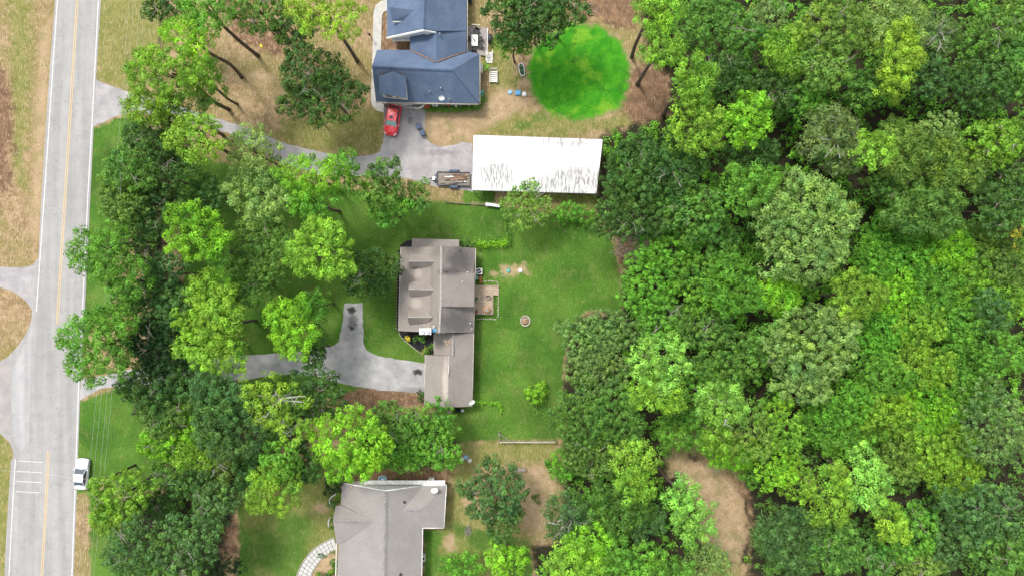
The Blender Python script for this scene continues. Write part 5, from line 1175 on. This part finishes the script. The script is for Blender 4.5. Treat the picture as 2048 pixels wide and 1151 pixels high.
# undergrowth between the trees: one uncountable mass
def undergrowth(name, polys, n, z0, z1, cols, label, seed):
    r = np.random.default_rng(seed); pts=[]; pw_=[Q(p) for p in polys]
    xs=[p[0] for q in pw_ for p in q]; ys=[p[1] for q in pw_ for p in q]; X=r.uniform(max(min(xs),-100),min(max(xs),100),n*7); Y=r.uniform(max(min(ys),-60),min(max(ys),60),n*7)
    k=np.zeros(len(X),bool)
    for q in pw_: k|=sdist(X,Y,q)>.6
    for q in LAY['sand']+LAY['olive']: k&=sdist(X,Y,Q(q))<-.5
    # patchy cover
    f=np.sin(X*.31+seed)*np.cos(Y*.27)+np.sin(X*.12+Y*.19)+r.normal(0,.5,len(X)); k&=f>-1.7
    X,Y=X[k][:n],Y[k][:n]; nc=len(X); Z=r.uniform(z0,z1,nc); m_=26; idx=np.repeat(np.arange(nc),m_); m=len(idx)
    d=r.normal(0,1,(m,3)); d[:,2]=np.abs(d[:,2]); d/=np.linalg.norm(d,axis=1)[:,None]; rc=r.uniform(.5,1.1,nc)[idx][:,None]
    p=np.column_stack([X,Y,Z])[idx]+d*rc*(.3+.7*r.random((m,1)))*np.array([1,1,.7]); nrm=d+r.normal(0,.5,(m,3))+np.array([0,0,.5]); nrm/=np.linalg.norm(nrm,axis=1)[:,None]
    ax=d+r.normal(0,.7,(m,3)); ax-=nrm*(ax*nrm).sum(1)[:,None]; ax/=np.linalg.norm(ax,axis=1)[:,None]; bx=np.cross(nrm,ax); l=r.uniform(.3,.6,(m,1)); w_=l*.45
    V=np.stack([p-ax*l*.5,p-bx*w_*.5,p+ax*l*.5,p+bx*w_*.5],1).reshape(-1,3); me=bpy.data.meshes.new(name); fill(me,V,np.arange(m*4).reshape(-1,4))
    ct=np.clip(r.normal(1,.35,nc),.35,1.9)[idx]*r.normal(1,.2,m)
    for k_,v_ in (('tone',np.clip(ct,.3,2)),('hue',r.random(nc)[idx])): a_=me.attributes.new(k_,'FLOAT','FACE'); a_.data.foreach_set('value',v_.astype(np.float32))
    me.materials.append(m_leaf); o=bpy.data.objects.new(name,me); link(o); o.color=(*COL[cols],1); tag(o,label,None,None,'stuff'); TRI[0]+=m*2
undergrowth('undergrowth',LAY['forest'][:1],6200,.3,3.6,'green','tangled green undergrowth between the trees of the woods',5)
undergrowth('undergrowth',LAY['forest'][1:2],1300,.3,3.0,'mid','undergrowth in the lower woods past the tan clearing',6)
undergrowth('undergrowth',LAY['forest'][2:],900,.3,2.2,'mid','dark undergrowth beneath the roadside belt of trees',7)
def litter(name, polys, n, m, label, seed, l0=.08, l1=.2):
    r = np.random.default_rng(seed); pw_=[Q(p) for p in polys]; xs=[p[0] for q in pw_ for p in q]; ys=[p[1] for q in pw_ for p in q]
    X=r.uniform(max(min(xs),-95),min(max(xs),95),n*5); Y=r.uniform(max(min(ys),-56),min(max(ys),56),n*5); k=np.zeros(len(X),bool)
    for q in pw_: k|=sdist(X,Y,q)>.2
    X,Y=X[k][:n],Y[k][:n]; n=len(X); a_=r.uniform(0,6.283,n); l=r.uniform(l0,l1,n); w_=l*r.uniform(.12,.5,n); z=r.uniform(.02,.06,n)
    cx,sy=np.cos(a_),np.sin(a_); V=np.stack([np.stack([X+sx*cx*l/2-s2*sy*w_/2, Y+sx*sy*l/2+s2*cx*w_/2, z+.03*(sx==s2)],1) for sx,s2 in ((-1,-1),(1,-1),(1,1),(-1,1))],1).reshape(-1,3)
    me=bpy.data.meshes.new(name); fill(me,V,np.arange(n*4).reshape(-1,4)); me.materials.append(m); o=bpy.data.objects.new(name,me); link(o); tag(o,label,None,None,'stuff'); TRI[0]+=n*2
yard=[[(400,20),(760,10),(745,200),(765,300),(600,295),(470,235),(430,120)],[(955,110),(1050,170),(1060,235),(1250,235),(1330,160),(1330,240),(1200,275),(950,268),(850,270),(850,232),(960,225)]]
verge=[[(0,0),(100,0),(70,520),(0,525)],[(205,0),(320,0),(300,170),(200,150)],[(152,985),(178,985),(170,1151),(148,1151)]]
m_litA=plain('pale_dry_leaves',(.55,.44,.31),.9,0,.4,7); m_litB=plain('dark_dry_leaves',(.11,.075,.04),.9,0,.4,7)
litter('leaf_litter',yard+verge,2600,m_litA,'pale dry leaves scattered on the tan grass',3); litter('leaf_litter',yard+verge,2200,m_litB,'dark dry leaves scattered on the tan grass',4)
litter('leaf_litter',LAY['lawn'][3:6],300,m_litA,'few fallen leaves scattered on the lawns',5,.08,.16)
litter('leaf_litter',LAY['bare'][:1]+LAY['sand'][:2],700,m_litA,'pale chips and leaves scattered on the bare patches',6); litter('leaf_litter',LAY['bare'][:1]+LAY['sand'][:2],500,m_litB,'dark chips and leaves scattered on the bare patches',7)
# brush pile and dead bush: bare sticks
def sticks(name,px,py,rx,ry,n,label,m,L=(1.0,2.4),z=.5,kind=None,cat='brush'):
    r=random.Random(n); b=MB(); q=P(px,py)
    for _ in range(n):
        a=r.uniform(0,6.28); rr_=math.sqrt(r.random()); x,y=q.x+math.cos(a)*rr_*rx*S,q.y+math.sin(a)*rr_*ry*S; t_=r.gauss(.5,.7); l=r.uniform(*L)/2; h=r.uniform(.05,z)
        b.tube([(x-math.cos(t_)*l,y-math.sin(t_)*l,h*.4),(x+r.uniform(-.1,.1),y+r.uniform(-.1,.1),h),(x+math.cos(t_)*l,y+math.sin(t_)*l,h*.7)],[.03,.03,.015],4)
    o=b.build(name,m,None,label=label); 
    if kind: o['kind']=kind
    else: o['category']=cat
    return o
m_drystick=plain('dry_sticks',(.42,.34,.25),.9,0,.35,5)
sticks('brush_pile',1262,492,34,30,150,'pile of dry cut branches between the back lawn and the woods',m_drystick)
sticks('twig_litter',1175,20,22,14,20,'few dry sticks on bare ground above the vivid lawn',m_drystick,(.6,1.4),.2,'stuff')
q=P(935,1058); b=MB(); r_=random.Random(3)
for _ in range(70):
    a=r_.uniform(0,6.28); e=r_.uniform(.1,1.4); l=r_.uniform(.5,1.0); p1=Vector((math.cos(a)*math.sin(e)*l,math.sin(a)*math.sin(e)*l*1.4,math.cos(e)*l+.1)); b.tube([(0,0,.05),p1*.5+Vector((r_.uniform(-.1,.1),r_.uniform(-.1,.1),.05)),p1],[.03,.025,.012],4)
o=b.build('dead_bush',m_greybark,None,label='small grey leafless bush on the lawn beside the dark round oak'); o['category']='bush'; o.location=q
# extra bare trunks of the pines over the tan yard are given by their own trees; a fallen grey trunk beside the open pine
q=P(628,838,9); b=MB(); b.tube([q-Vector((0,0,9)),q+Vector((.2,.1,-3)),q+Vector((3.4,.9,0)),q+Vector((4.6,1.3,.8))],[.3,.25,.15,.05],7); o=b.build('dead_tree',m_greybark,None,label='leaning grey dead trunk between the open yellow pine and the tufted tree'); o['category']='dead tree'
b=MB(); q=P(523,92,1.6); b.cbox(q,.25,.5,.35,.4); o=b.build('marker',plain('yellow_marker',(.7,.6,.02)),None,label='small yellow marker at the foot of a slanting pine trunk'); o['category']='marker'
print('LEAF TRIS', TRI[0])
